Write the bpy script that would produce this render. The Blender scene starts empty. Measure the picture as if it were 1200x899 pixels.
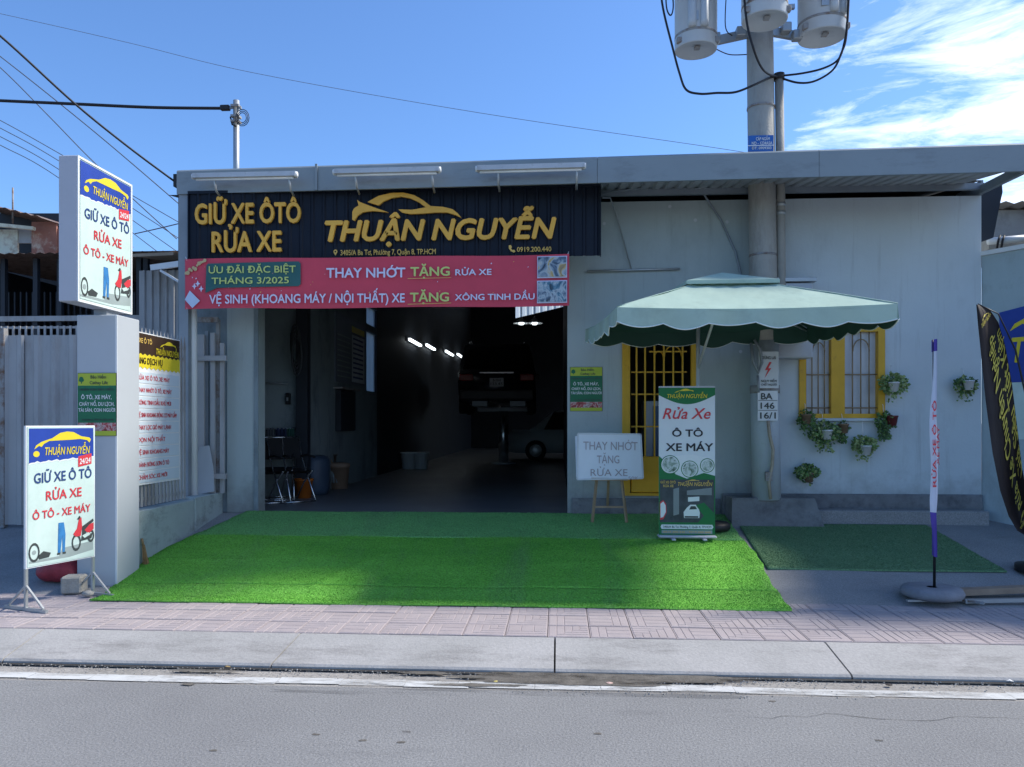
import bpy, bmesh, math, random
import numpy as np
from mathutils import Vector, Matrix
random.seed(7); rng = np.random.default_rng(7)
S = bpy.context.scene
COL = S.collection
PI = math.pi
# ------------------------------------------------------------------ camera
F = 906.0; HOR = 495.0; YAW = math.radians(3.47); HC = 1.62
cam = bpy.data.cameras.new('camera'); camo = bpy.data.objects.new('camera', cam); COL.objects.link(camo)
cam.sensor_fit = 'HORIZONTAL'; cam.sensor_width = 36; cam.lens = 36*F/1200
cam.shift_y = (HOR-449.5)/1200; cam.clip_end = 3000; cam.clip_start = .05
camo.location = (0, 0, HC); camo.rotation_euler = (PI/2, 0, YAW)
S.camera = camo
# ------------------------------------------------------------------ world, sun, exposure
SUN_DIR = Vector((.93, .27, 1.0)).normalized()          # towards the sun
w = bpy.data.worlds.new('World'); S.world = w; w.use_nodes = True
nt = w.node_tree; N = nt.nodes; L = nt.links; N.clear()
out = N.new('ShaderNodeOutputWorld'); bg = N.new('ShaderNodeBackground')
sky = N.new('ShaderNodeTexSky'); sky.sky_type = 'NISHITA'; sky.sun_disc = False
sky.sun_elevation = math.asin(SUN_DIR.z); sky.sun_rotation = math.atan2(SUN_DIR.x, SUN_DIR.y)
sky.air_density = 1.0; sky.dust_density = .55; sky.ozone_density = 2.2; sky.altitude = 10
tc = N.new('ShaderNodeTexCoord')
mp = N.new('ShaderNodeMapping'); mp.inputs['Scale'].default_value = (1.5, 2.4, 6.4); mp.inputs['Rotation'].default_value = (0, math.radians(27), .2)
mp.inputs['Location'].default_value = (.35, .1, .62)
n1 = N.new('ShaderNodeTexNoise'); n1.inputs['Scale'].default_value = 4.2; n1.inputs['Detail'].default_value = 9; n1.inputs['Roughness'].default_value = .66; n1.inputs['Distortion'].default_value = .5
L.new(tc.outputs['Generated'], mp.inputs[0]); L.new(mp.outputs[0], n1.inputs['Vector'])
# clouds lie towards the right-hand (sunny) half of the sky and thin out to the left; unseen cover behind the camera is added for fill light
dt = N.new('ShaderNodeVectorMath'); dt.operation = 'DOT_PRODUCT'; dt.inputs[1].default_value = (.93, .10, -.36)
L.new(tc.outputs['Generated'], dt.inputs[0])
mr = N.new('ShaderNodeMapRange'); mr.inputs['From Min'].default_value = -.02; mr.inputs['From Max'].default_value = .36; mr.inputs['To Min'].default_value = -.24; mr.inputs['To Max'].default_value = .115
L.new(dt.outputs['Value'], mr.inputs['Value'])
ad = N.new('ShaderNodeMath'); ad.operation = 'ADD'; L.new(n1.outputs['Fac'], ad.inputs[0]); L.new(mr.outputs[0], ad.inputs[1])
cr = N.new('ShaderNodeValToRGB'); cr.color_ramp.elements[0].position = .50; cr.color_ramp.elements[1].position = .80
cr.color_ramp.elements[0].color = (0, 0, 0, 1); cr.color_ramp.elements[1].color = (.93, .93, .93, 1)
L.new(ad.outputs[0], cr.inputs[0])
tint = N.new('ShaderNodeMix'); tint.data_type = 'RGBA'; tint.blend_type = 'MULTIPLY'; tint.inputs['Factor'].default_value = 1.0
tint.inputs['B'].default_value = (.59, .80, 1.06, 1); L.new(sky.outputs[0], tint.inputs['A'])
mx = N.new('ShaderNodeMix'); mx.data_type = 'RGBA'; mx.inputs['B'].default_value = (8.2, 8.8, 9.6, 1)
L.new(cr.outputs[0], mx.inputs['Factor']); L.new(tint.outputs['Result'], mx.inputs['A'])
L.new(mx.outputs['Result'], bg.inputs[0]); bg.inputs[1].default_value = .13
L.new(bg.outputs[0], out.inputs[0])
sl = bpy.data.lights.new('sun', 'SUN'); sl.energy = 3.4; sl.angle = math.radians(6.5); sl.color = (1, .95, .86)
so = bpy.data.objects.new('sun', sl); COL.objects.link(so)
so.rotation_euler = (-SUN_DIR).to_track_quat('-Z', 'Y').to_euler(); so.location = (8, 12, 14)
S.view_settings.view_transform = 'Standard'; S.view_settings.look = 'None'
S.view_settings.exposure = .72; S.view_settings.gamma = 1.0; S.view_settings.use_curve_mapping = False
S.cycles.max_bounces = 7; S.cycles.diffuse_bounces = 4; S.cycles.transparent_max_bounces = 8
# ------------------------------------------------------------------ pixel -> world
def ray(px, py):
    u = (px-600)/F; v = (HOR-py)/F; c, s = math.cos(YAW), math.sin(YAW)
    return Vector((-s+u*c, c+u*s, v))
def at(px, py, Y):
    d = ray(px, py); return Vector((0, 0, HC)) + d*(Y/d.y)
def on(px, py, z):
    d = ray(px, py); return Vector((0, 0, HC)) + d*((z-HC)/d.z)
PAVE = .12; Y0 = 6.45; YF = 9.0; FLOOR = .55
SLOPE = (FLOOR-PAVE)/(YF-Y0)
def gz(Y):
    return PAVE if Y < Y0 else min(FLOOR, PAVE+(Y-Y0)*SLOPE)
def gr(px, py):
    p = on(px, py, PAVE)
    if p.y <= Y0: return p
    d = ray(px, py)          # HC + d.z t = PAVE + (d.y t - Y0) SLOPE
    t = (HC-PAVE+Y0*SLOPE)/(d.y*SLOPE-d.z); q = Vector((0, 0, HC))+d*t
    return q if q.y <= YF else on(px, py, FLOOR)
# ------------------------------------------------------------------ materials
def lin(r, g, b):
    f = lambda c: (c/255/12.92) if c/255 <= .04045 else ((c/255+.055)/1.055)**2.4
    return (f(r), f(g), f(b))
MC = {}
def mat(name, col, rough=.7, metal=0.0, var=.18, scale=2.5, bump=0.0, bscale=60, col2=None, spots=None, spot_amt=.45, spot_scale=5, streak=0, spec=.4, trans=0.0, emit=None, estr=1.0, alpha=1.0):
    """principled with two noises: slow colour variation and optional wear spots, vertical streaks and fine bump"""
    if name in MC: return MC[name]
    m = bpy.data.materials.new(name); m.use_nodes = True; MC[name] = m
    n = m.node_tree.nodes; l = m.node_tree.links; b = n['Principled BSDF']
    b.inputs['Roughness'].default_value = rough; b.inputs['Metallic'].default_value = metal; b.inputs['Specular IOR Level'].default_value = spec
    tcn = n.new('ShaderNodeTexCoord')
    src = tcn.outputs['Object']
    no = n.new('ShaderNodeTexNoise'); no.inputs['Scale'].default_value = scale; no.inputs['Detail'].default_value = 6; no.inputs['Roughness'].default_value = .65
    l.new(src, no.inputs['Vector'])
    mi = n.new('ShaderNodeMix'); mi.data_type = 'RGBA'
    c2 = col2 if col2 else tuple(c*(1-var) for c in col)
    c1 = col if col2 else tuple(min(1, c*(1+var*.6)) for c in col)
    mi.inputs['A'].default_value = (*c2, 1); mi.inputs['B'].default_value = (*c1, 1)
    rp = n.new('ShaderNodeMapRange'); rp.inputs['From Min'].default_value = .3; rp.inputs['From Max'].default_value = .7
    l.new(no.outputs['Fac'], rp.inputs['Value']); l.new(rp.outputs[0], mi.inputs['Factor'])
    last = mi.outputs['Result']
    if spots:
        ns = n.new('ShaderNodeTexNoise'); ns.inputs['Scale'].default_value = spot_scale; ns.inputs['Detail'].default_value = 10; ns.inputs['Roughness'].default_value = .72
        if streak:
            mpp = n.new('ShaderNodeMapping'); mpp.inputs['Scale'].default_value = (1, 1, 1/streak); l.new(src, mpp.inputs[0]); l.new(mpp.outputs[0], ns.inputs['Vector'])
        else: l.new(src, ns.inputs['Vector'])
        r2 = n.new('ShaderNodeMapRange'); r2.inputs['From Min'].default_value = 1-spot_amt-.06; r2.inputs['From Max'].default_value = 1-spot_amt+.12
        l.new(ns.outputs['Fac'], r2.inputs['Value'])
        m2 = n.new('ShaderNodeMix'); m2.data_type = 'RGBA'; m2.inputs['B'].default_value = (*spots, 1)
        l.new(r2.outputs[0], m2.inputs['Factor']); l.new(last, m2.inputs['A']); last = m2.outputs['Result']
    l.new(last, b.inputs['Base Color'])
    if bump:
        nb = n.new('ShaderNodeTexNoise'); nb.inputs['Scale'].default_value = bscale; nb.inputs['Detail'].default_value = 4; l.new(src, nb.inputs['Vector'])
        bp = n.new('ShaderNodeBump'); bp.inputs['Strength'].default_value = bump; bp.inputs['Distance'].default_value = .02
        l.new(nb.outputs['Fac'], bp.inputs['Height']); l.new(bp.outputs[0], b.inputs['Normal'])
    if trans: b.inputs['Transmission Weight'].default_value = trans
    if alpha < 1: b.inputs['Alpha'].default_value = alpha
    if emit: b.inputs['Emission Color'].default_value = (*emit, 1); b.inputs['Emission Strength'].default_value = estr
    return m
def vmat(name, cols, scale=9, rough=.5):
    """printed snapshot: voronoi patches of the given colours"""
    if name in MC: return MC[name]
    m = bpy.data.materials.new(name); m.use_nodes = True; MC[name] = m
    n = m.node_tree.nodes; l = m.node_tree.links; b = n['Principled BSDF']; b.inputs['Roughness'].default_value = rough
    t = n.new('ShaderNodeTexCoord'); no = n.new('ShaderNodeTexNoise'); no.inputs['Scale'].default_value = scale; no.inputs['Detail'].default_value = 5; no.inputs['Distortion'].default_value = 1.4
    r = n.new('ShaderNodeValToRGB'); e = r.color_ramp.elements
    while len(e) < len(cols): e.new(.5)
    for i, c in enumerate(cols): e[i].position = .28+.44*i/(len(cols)-1); e[i].color = (*c, 1)
    l.new(t.outputs['Object'], no.inputs['Vector']); l.new(no.outputs['Fac'], r.inputs[0]); l.new(r.outputs[0], b.inputs['Base Color'])
    return m
# ------------------------------------------------------------------ mesh builder
class MB:
    def __init__(s): s.v = []; s.f = []; s.mi = []; s.mats = []; s.cur = 0; s.smooth = []
    def use(s, m):
        if m not in s.mats: s.mats.append(m)
        s.cur = s.mats.index(m); return s
    def add(s, vs, fs, smooth=False):
        o = len(s.v); s.v += [tuple(v) for v in vs]
        for f in fs: s.f.append(tuple(i+o for i in f)); s.mi.append(s.cur); s.smooth.append(smooth)
        return s
    def box(s, a, b, M=None):
        x0, y0, z0 = (min(a[i], b[i]) for i in range(3)); x1, y1, z1 = (max(a[i], b[i]) for i in range(3))
        vs = [Vector(p) for p in ((x0,y0,z0),(x1,y0,z0),(x1,y1,z0),(x0,y1,z0),(x0,y0,z1),(x1,y0,z1),(x1,y1,z1),(x0,y1,z1))]
        if M is not None: vs = [M @ v for v in vs]
        return s.add(vs, [(0,3,2,1),(4,5,6,7),(0,1,5,4),(1,2,6,5),(2,3,7,6),(3,0,4,7)])
    def cbox(s, a, b, r=.01):
        """box with chamfered edges"""
        lo = [min(a[i], b[i]) for i in range(3)]; hi = [max(a[i], b[i]) for i in range(3)]
        bm = bmesh.new(); bmesh.ops.create_cube(bm, size=1)
        for v in bm.verts: v.co = Vector([lo[i]+(v.co[i]+.5)*(hi[i]-lo[i]) for i in range(3)])
        bmesh.ops.bevel(bm, geom=list(bm.edges), offset=r, segments=1, affect='EDGES')
        s.bm(bm); return s
    def bm(s, bm, smooth=False):
        bm.verts.index_update(); s.add([v.co.copy() for v in bm.verts], [tuple(v.index for v in f.verts) for f in bm.faces], smooth); bm.free(); return s
    def tube(s, pts, r, n=8, r2=None, cap=True):
        pts = [Vector(p) for p in pts]; k = len(pts); rings = []
        up = Vector((.13, .21, 1)).normalized()
        prev = None
        for i, p in enumerate(pts):
            t = (pts[min(i+1, k-1)]-pts[max(i-1, 0)]).normalized()
            if prev is None:
                a = t.cross(up if abs(t.dot(up)) < .95 else Vector((1, 0, 0))).normalized()
            else:
                a = (prev-t*prev.dot(t)).normalized()
            prev = a; b = t.cross(a); rr = r if r2 is None else r+(r2-r)*i/max(1, k-1)
            if isinstance(r, (list, tuple)): rr = r[i]
            rings.append([p+(a*math.cos(2*PI*j/n)+b*math.sin(2*PI*j/n))*rr for j in range(n)])
        vs = [v for R in rings for v in R]; fs = []
        for i in range(k-1):
            for j in range(n): fs.append((i*n+j, i*n+(j+1) % n, (i+1)*n+(j+1) % n, (i+1)*n+j))
        if cap: fs.append(tuple(range(n-1, -1, -1))); fs.append(tuple((k-1)*n+j for j in range(n)))
        return s.add(vs, fs, True)
    def bar(s, p, q, wd, th=None, up=(0, 0, 1)):
        p, q = Vector(p), Vector(q); th = th or wd; t = (q-p).normalized(); up = Vector(up)
        a = t.cross(up); a = a.normalized() if a.length > 1e-4 else Vector((1, 0, 0)); b = a.cross(t)
        vs = [e+a*sx*wd/2+b*sy*th/2 for e in (p, q) for sx, sy in ((-1,-1),(1,-1),(1,1),(-1,1))]
        return s.add(vs, [(0,1,2,3),(7,6,5,4),(0,4,5,1),(1,5,6,2),(2,6,7,3),(3,7,4,0)])
    def lathe(s, prof, c=(0, 0, 0), n=20, smooth=True, axis='z', cap=True):
        vs = []; k = len(prof)
        for r, h in prof:
            for j in range(n):
                x, y = r*math.cos(2*PI*j/n), r*math.sin(2*PI*j/n)
                p = (x, y, h) if axis == 'z' else ((h, x, y) if axis == 'x' else (x, h, y))
                vs.append((p[0]+c[0], p[1]+c[1], p[2]+c[2]))
        fs = [(i*n+j, i*n+(j+1) % n, (i+1)*n+(j+1) % n, (i+1)*n+j) for i in range(k-1) for j in range(n)]
        if cap: fs += [tuple(range(n-1, -1, -1)), tuple((k-1)*n+j for j in range(n))]
        return s.add(vs, fs, smooth)
    def poly(s, pts):
        return s.add(pts, [tuple(range(len(pts)))])
    def plate(s, pts2, y, d=0.0):
        """flat outline (x,z) at local y; front faces -y; d = thickness backwards"""
        A = sum(pts2[i][0]*pts2[(i+1) % len(pts2)][1]-pts2[(i+1) % len(pts2)][0]*pts2[i][1] for i in range(len(pts2)))
        if A < 0: pts2 = pts2[::-1]
        n = len(pts2); fr = [(x, y, z) for x, z in pts2]
        if d == 0: return s.add(fr, [tuple(range(n))])
        bk = [(x, y+d, z) for x, z in pts2]
        return s.add(fr+bk, [tuple(range(n)), tuple(range(2*n-1, n-1, -1))]+[(i, i+n, (i+1) % n+n, (i+1) % n) for i in range(n)])
    def rect(s, x0, x1, z0, z1, y, d=0.0): return s.plate([(x0, z0), (x1, z0), (x1, z1), (x0, z1)], y, d)
    def disc(s, cx, cz, r, y, d=0.0, n=24, rz=None, a0=0, a1=2*PI): 
        full = abs(a1-a0-2*PI) < 1e-3
        return s.plate([(cx+r*math.cos(a0+(a1-a0)*i/(n if full else n-1)), cz+(rz or r)*math.sin(a0+(a1-a0)*i/(n if full else n-1))) for i in range(n)], y, d)
    def build(s, name, m=None, parent=None, world=False, fix=False):
        me = bpy.data.meshes.new(name); vs = s.v
        if world and parent is not None:
            I = wm(parent).inverted(); vs = [tuple(I @ Vector(v)) for v in s.v]
        me.from_pydata(vs, [], s.f)
        if m is not None and not s.mats: me.materials.append(m)
        else:
            for q in s.mats: me.materials.append(q)
            me.polygons.foreach_set('material_index', s.mi)
        me.polygons.foreach_set('use_smooth', s.smooth)
        if fix:
            bm = bmesh.new(); bm.from_mesh(me); bmesh.ops.recalc_face_normals(bm, faces=bm.faces); bm.to_mesh(me); bm.free()
        me.update()
        o = bpy.data.objects.new(name, me); COL.objects.link(o)
        if parent is not None: o.parent = parent
        return o
def wm(o):
    M = o.matrix_basis.copy()
    while o.parent is not None: o = o.parent; M = o.matrix_basis @ M
    return M
def tag(o, label=None, cat=None, group=None, kind=None):
    if label: o['label'] = label
    if cat: o['category'] = cat
    if group: o['group'] = group
    if kind: o['kind'] = kind
    return o
def thing(name, label, cat, loc=(0, 0, 0), rz=0.0, group=None, M=None):
    o = bpy.data.objects.new(name, None); COL.objects.link(o); o.empty_display_size = .1
    if M is not None: o.matrix_basis = M
    else: o.location = loc; o.rotation_euler = (0, 0, rz)
    return tag(o, label, cat, group)
def copy_tree(o, parent=None):
    c = o.copy(); COL.objects.link(c)
    if parent is not None: c.parent = parent
    for ch in [x for x in COL.objects if x.parent == o]: copy_tree(ch, c)
    return c
# ------------------------------------------------------------------ lettering
_cap = {}
def glyphs(s, bold, shear, percha=False):
    c = bpy.data.curves.new('t', 'FONT'); c.body = s; c.resolution_u = 3; c.shear = shear; c.fill_mode = 'FRONT'
    if percha:
        for i in range(len(s)): c.materials.append(None)
        for i in range(len(s)): c.body_format[i].material_index = i
    o = bpy.data.objects.new('t', c); COL.objects.link(o)
    dg = bpy.context.evaluated_depsgraph_get(); dg.update()
    me = bpy.data.meshes.new_from_object(o.evaluated_get(dg))
    vs = [(v.co.x, v.co.y) for v in me.vertices]; fs = [tuple(p.vertices) for p in me.polygons]; mi = [p.material_index for p in me.polygons]
    bpy.data.objects.remove(o); bpy.data.curves.remove(c); bpy.data.meshes.remove(me)
    return vs, fs, mi
def cap_h():
    if 'H' not in _cap:
        vs, _, _ = glyphs('H', 0, 0); _cap['H'] = max(v[1] for v in vs)
    return _cap['H']
def text(parent, s, x0, x1, zb, cap, m, y=-.004, depth=0.0, bold=.02, shear=0.0, name='lettering', slope=0.0, each=False, rot90=False, skewfn=None):
    """one line of lettering in the parent's local x/z plane, facing -y, fitted to x0..x1, baseline zb, capital height cap"""
    horned = [i for i, ch in enumerate(s) if ch in 'ƠỚỜỞỠỢơớờởỡợ']
    s = ''.join(dict(zip('ƠỚỜỞỠỢơớờởỡợ', 'OÓÒỎÕỌoóòỏõọ')).get(ch, ch) for ch in s)
    vs, fs, mi = glyphs(s, 0, shear, True); bold = max(0, bold)*.62
    for i in horned:                 # the horn of the Vietnamese o, added as a small hook at its shoulder
        ids = {j for f, q in zip(fs, mi) if q == i for j in f}; lo_ = s[i].islower(); hh = cap_h()*(.72 if lo_ else 1.0)
        xr = max(vs[j][0] for j in ids if vs[j][1] < hh); o_ = len(vs)
        vs += [(xr-.10, hh*.93), (xr-.07, hh*.80), (xr+.06, hh*.90), (xr+.10, hh*1.06), (xr+.02, hh*1.10), (xr-.01, hh*.98)]
        fs.append(tuple(range(o_, o_+6))); mi.append(i)
    mnx = min(v[0] for v in vs); mxx = max(v[0] for v in vs); k = cap/cap_h(); kx = (x1-x0)/(mxx-mnx)
    P = []; F0 = list(fs); M0 = list(mi); fs = []; mi = []
    for q, (ox, oz) in enumerate(((0, 0), (-1, 0), (1, 0), (0, -1), (0, 1), (-.7, .7), (.7, -.7)) if bold else ((0, 0),)):
        pts = [(x0+(vx+ox*bold-mnx)*kx, zb+(vy+oz*bold)*k+slope*(vx-mnx)*kx) for vx, vy in vs]
        if rot90: pts = [(-pz, px_) for px_, pz in pts]
        o0 = len(P)
        if skewfn:
            for a, b in pts:
                c_ = skewfn(a, b); P.append((c_[0], c_[1]-.00025*q, c_[2]))
        else: P += [(a, y-.00025*q, b) for a, b in pts]
        fs += [tuple(i+o0 for i in f) for f in F0]; mi += M0
    def emit(faces):
        used = {}; nv = []; nf = []
        for f in faces:
            g = []
            for i in f:
                if i not in used: used[i] = len(nv); nv.append(P[i])
                g.append(used[i])
            nf.append(tuple(g))
        mb = MB(); mb.add(nv, nf)
        if depth:
            cnt = {}
            for f in nf:
                for a, b in zip(f, f[1:]+f[:1]): cnt[(a, b)] = 1
            n = len(nv); mb.v += [(a, b+depth, c) for a, b, c in nv]
            for a, b in cnt:
                if (b, a) not in cnt: mb.f.append((b, a, a+n, b+n)); mb.mi.append(0); mb.smooth.append(False)
        return mb
    if each:
        for k_ in sorted(set(mi)): emit([f for f, q in zip(fs, mi) if q == k_]).build('letter', m, parent)
        return
    wi = []; c0 = 0
    for ch in s:
        wi.append(c0); c0 += ch == ' '
    for k_ in sorted(set(wi[q] for q in mi)): emit([f for f, q in zip(fs, mi) if wi[q] == k_]).build(name, m, parent)
# ================================================================== SETTING
def ground_mat(name, c1, c2, dark, fine=180, patch=.55, rough=.9, bump=.25, spotamt=.40, speck=.28):
    m = bpy.data.materials.new(name); m.use_nodes = True; MC[name] = m
    n = m.node_tree.nodes; l = m.node_tree.links; b = n['Principled BSDF']; b.inputs['Roughness'].default_value = rough; b.inputs['Specular IOR Level'].default_value = .25
    t = n.new('ShaderNodeTexCoord')
    def noise(sc, det=5, ro=.6, map_=None):
        x = n.new('ShaderNodeTexNoise'); x.inputs['Scale'].default_value = sc; x.inputs['Detail'].default_value = det; x.inputs['Roughness'].default_value = ro
        if map_:
            q = n.new('ShaderNodeMapping'); q.inputs['Scale'].default_value = map_; l.new(t.outputs['Object'], q.inputs[0]); l.new(q.outputs[0], x.inputs['Vector'])
        else: l.new(t.outputs['Object'], x.inputs['Vector'])
        return x.outputs['Fac']
    def rng_(v, a, bb):
        x = n.new('ShaderNodeMapRange'); x.inputs['From Min'].default_value = a; x.inputs['From Max'].default_value = bb; l.new(v, x.inputs['Value']); return x.outputs[0]
    def mix(f, a, bb, fac=None, blend='MIX'):
        x = n.new('ShaderNodeMix'); x.data_type = 'RGBA'; x.blend_type = blend
        if f is not None: l.new(f, x.inputs['Factor'])
        if fac is not None: x.inputs['Factor'].default_value = fac
        for s_, v in (('A', a), ('B', bb)):
            if isinstance(v, tuple): x.inputs[s_].default_value = (*v, 1)
            else: l.new(v, x.inputs[s_])
        return x.outputs['Result']
    base = mix(rng_(noise(patch, 6, .6), .35, .65), c1, c2)
    base = mix(rng_(noise(patch*2.3, 9, .72, (.35, 1.3, 1)), 1-spotamt, 1-spotamt+.22), base, dark)
    sp = noise(fine, 3, .7)
    g = n.new('ShaderNodeMapRange'); g.inputs['From Min'].default_value = .3; g.inputs['From Max'].default_value = .7; g.inputs['To Min'].default_value = 1-speck; g.inputs['To Max'].default_value = 1+speck; l.new(sp, g.inputs['Value'])
    cb = n.new('ShaderNodeCombineColor'); [l.new(g.outputs[0], cb.inputs[i]) for i in range(3)]
    base = mix(None, base, cb.outputs[0], 1.0, 'MULTIPLY')
    l.new(base, b.inputs['Base Color'])
    bp = n.new('ShaderNodeBump'); bp.inputs['Strength'].default_value = bump; bp.inputs['Distance'].default_value = .01; l.new(sp, bp.inputs['Height']); l.new(bp.outputs[0], b.inputs['Normal'])
    return m
M_earth = ground_mat('earth', (.20, .18, .15), (.16, .14, .12), (.11, .10, .09), fine=20)
M_road = ground_mat('asphalt', (.245, .243, .24), (.205, .203, .202), (.15, .149, .15), fine=75, patch=.6, bump=.7, spotamt=.40)
M_gutter = ground_mat('gutter_grit', (.34, .32, .295), (.25, .235, .215), (.11, .10, .09), fine=60, patch=1.1, bump=.5, spotamt=.47)
M_kerb = ground_mat('kerb_concrete', (.39, .375, .36), (.33, .32, .305), (.21, .20, .19), fine=55, patch=1.6, bump=.3, spotamt=.50, speck=.12)
M_apron = ground_mat('apron_concrete', (.30, .295, .29), (.235, .232, .23), (.16, .157, .152), fine=90, patch=1.2, bump=.3, spotamt=.42)
M_shopfloor = ground_mat('shop_floor', (.21, .21, .21), (.15, .15, .155), (.09, .09, .095), fine=60, patch=.7, rough=.42, bump=.1, spotamt=.46)
M_tile = mat('paver', (.40, .345, .345), .85, var=.20, scale=1.3, bump=.3, bscale=150, spots=(.29, .26, .265), spot_amt=.42, spot_scale=2.6)
M_grout = mat('paver_bed', (.10, .09, .09), .95, var=.2)
M_line = mat('road_paint', (.56, .56, .545), .85, var=.12, scale=4)
def worn(m, lo, hi, sc):
    n = m.node_tree.nodes; l = m.node_tree.links; t = n.new('ShaderNodeTexCoord'); q = n.new('ShaderNodeTexNoise'); q.inputs['Scale'].default_value = sc; q.inputs['Detail'].default_value = 11; q.inputs['Roughness'].default_value = .75
    mpp = n.new('ShaderNodeMapping'); mpp.inputs['Scale'].default_value = (.5, 1.6, 1); l.new(t.outputs['Object'], mpp.inputs[0]); l.new(mpp.outputs[0], q.inputs['Vector'])
    r = n.new('ShaderNodeMapRange'); r.inputs['From Min'].default_value = lo; r.inputs['From Max'].default_value = hi; l.new(q.outputs['Fac'], r.inputs['Value']); l.new(r.outputs[0], n['Principled BSDF'].inputs['Alpha'])
worn(M_line, .36, .56, 3.0)

def sheet(name, pts, m, kind='structure'):
    o = MB().poly(pts).build(name, m); return tag(o, kind=kind)
sheet('ground', [(-600, -600, -.06), (600, -600, -.06), (600, 900, -.06), (-600, 900, -.06)], M_earth)
YK0 = 4.99; YK1 = 5.42          # sloping kerb
road = sheet('road', [(-90, -9, 0), (90, -9, 0), (90, 4.66, 0), (-90, 4.66, 0)], M_road)
# worn edge line, raggedly broken up where the gutter grit covers it
ln = MB(); x = -11.0
while x < 11:
    wdt = .11
    if True:
        y0 = 4.69+random.uniform(-.012, .012); ln.add([(x, y0, .004), (x+.40, y0+random.uniform(-.008, .008), .004), (x+.40, y0+wdt+random.uniform(-.01, .01), .004), (x, y0+wdt+random.uniform(-.01, .01), .004)], [(0, 1, 2, 3)])
    x += .402
g = sheet('gutter', [(-90, 4.66, -.002), (90, 4.66, -.002), (90, YK0+.02, -.012), (-90, YK0+.02, -.012)], M_gutter)
ln.build('edge_line', M_line, g)
MB().poly([(-60, YK0-.035, .0025), (60, YK0-.035, .0025), (60, YK0+.01, .0025), (-60, YK0+.01, .0025)]).build('joint_dirt', mat('joint_dirt', (.045, .042, .04), .95, var=.4, scale=5), g)
# grit and tar patches in the gutter: thin irregular sheets
M_tar = mat('wet_grit', (.135, .122, .105), .9, var=.4, scale=9, bump=.4, bscale=90); worn(M_tar, .33, .52, 6)
def blotch(cx, cy, rx, ry, z, m, parent, name='grit_patch', n=26):
    pts = []
    for i in range(n):
        a = 2*PI*i/n; k = 1+random.uniform(-.28, .28); pts.append((cx+rx*k*math.cos(a), cy+ry*k*math.sin(a), z))
    return MB().poly(pts).build(name, m, parent)
for px, py, rx, ry in ((660, 797, .62, .10), (720, 791, .48, .07), (690, 802, .40, .05), (610, 792, .3, .05), (780, 795, .55, .06), (640, 800, .5, .05), (860, 790, .4, .03), (700, 797, .9, .075), (640, 786, .22, .03), (500, 790, .17, .03), (240, 787, .25, .028), (560, 804, .3, .028), (740, 803, .26, .02), (220, 803, .04, .02)):
    p = on(px, py, 0); blotch(p.x, p.y, rx, ry, .0065+random.uniform(0, .001), M_tar, g)
M_crack = mat('crack', (.06, .058, .055), .95)
def crack(x0, y0, x1, y1, parent, z=.003, wd=.008, n=26):
    mb = MB(); P_ = []
    dx, dy = x1-x0, y1-y0; o_ = 0
    for i in range(n+1):
        o_ = o_*.75+random.uniform(-.03, .03); t = i/n; P_.append((x0+dx*t-dy*o_*.12/ max(.1, abs(dy)+.3), y0+dy*t+o_, z))
    vs = []
    for i, p in enumerate(P_):
        k = wd*random.uniform(.3, 1)*(1-abs(2*i/n-1)**3); vs += [(p[0], p[1]-k/2, z), (p[0], p[1]+k/2, z)]
    return mb.add(vs, [(2*i, 2*i+2, 2*i+3, 2*i+1) for i in range(n)]).build('crack', M_crack, parent)
crack(.9, 4.34, 2.6, 4.40, road, wd=.005)
M_patch = mat('road_patch', (.195, .194, .194), .9, var=.2, scale=5, bump=.4, bscale=80); worn(M_patch, .40, .75, 1.6)
for px, py, rx, ry in ((690, 812, 1.1, .07), (430, 812, .6, .03)):
    p = on(px, py, 0); blotch(p.x, p.y, rx, ry, .0015, M_patch, road, 'asphalt_patch')
for px, py in ((476, 858), (425, 868), (470, 870), (370, 861), (1030, 868), (905, 822), (700, 860), (250, 880)):
    p = on(px, py, 0); blotch(p.x, p.y, .022, .012, .0022, M_tar, road, 'oil_spot', 10)
# loose gravel swept against the kerb
gv = []; gf = []
for i in range(1500):
    k = random.random(); X_ = random.uniform(-4, 4.2) if k < .6 else random.gauss(.55, .5); Y_ = 4.97-abs(random.gauss(0, .09)) if k < .8 else random.uniform(4.6, 4.98)
    r_ = random.uniform(.002, .0065); o_ = len(gv); a0 = random.uniform(0, 6)
    gv += [(X_+r_*1.3*math.cos(a0+j*2*PI/4), Y_+r_*math.sin(a0+j*2*PI/4), .002) for j in range(4)]+[(X_+r_*.3, Y_, .002+r_*1.2)]
    gf += [(o_, o_+1, o_+4), (o_+1, o_+2, o_+4), (o_+2, o_+3, o_+4), (o_+3, o_, o_+4)]
tag(MB().add(gv, gf).build('gravel', mat('gravel_grey', (.34, .32, .29), .9, var=.5, scale=30)), 'loose grey gravel scattered along the gutter', 'gravel', kind='stuff')
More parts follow.
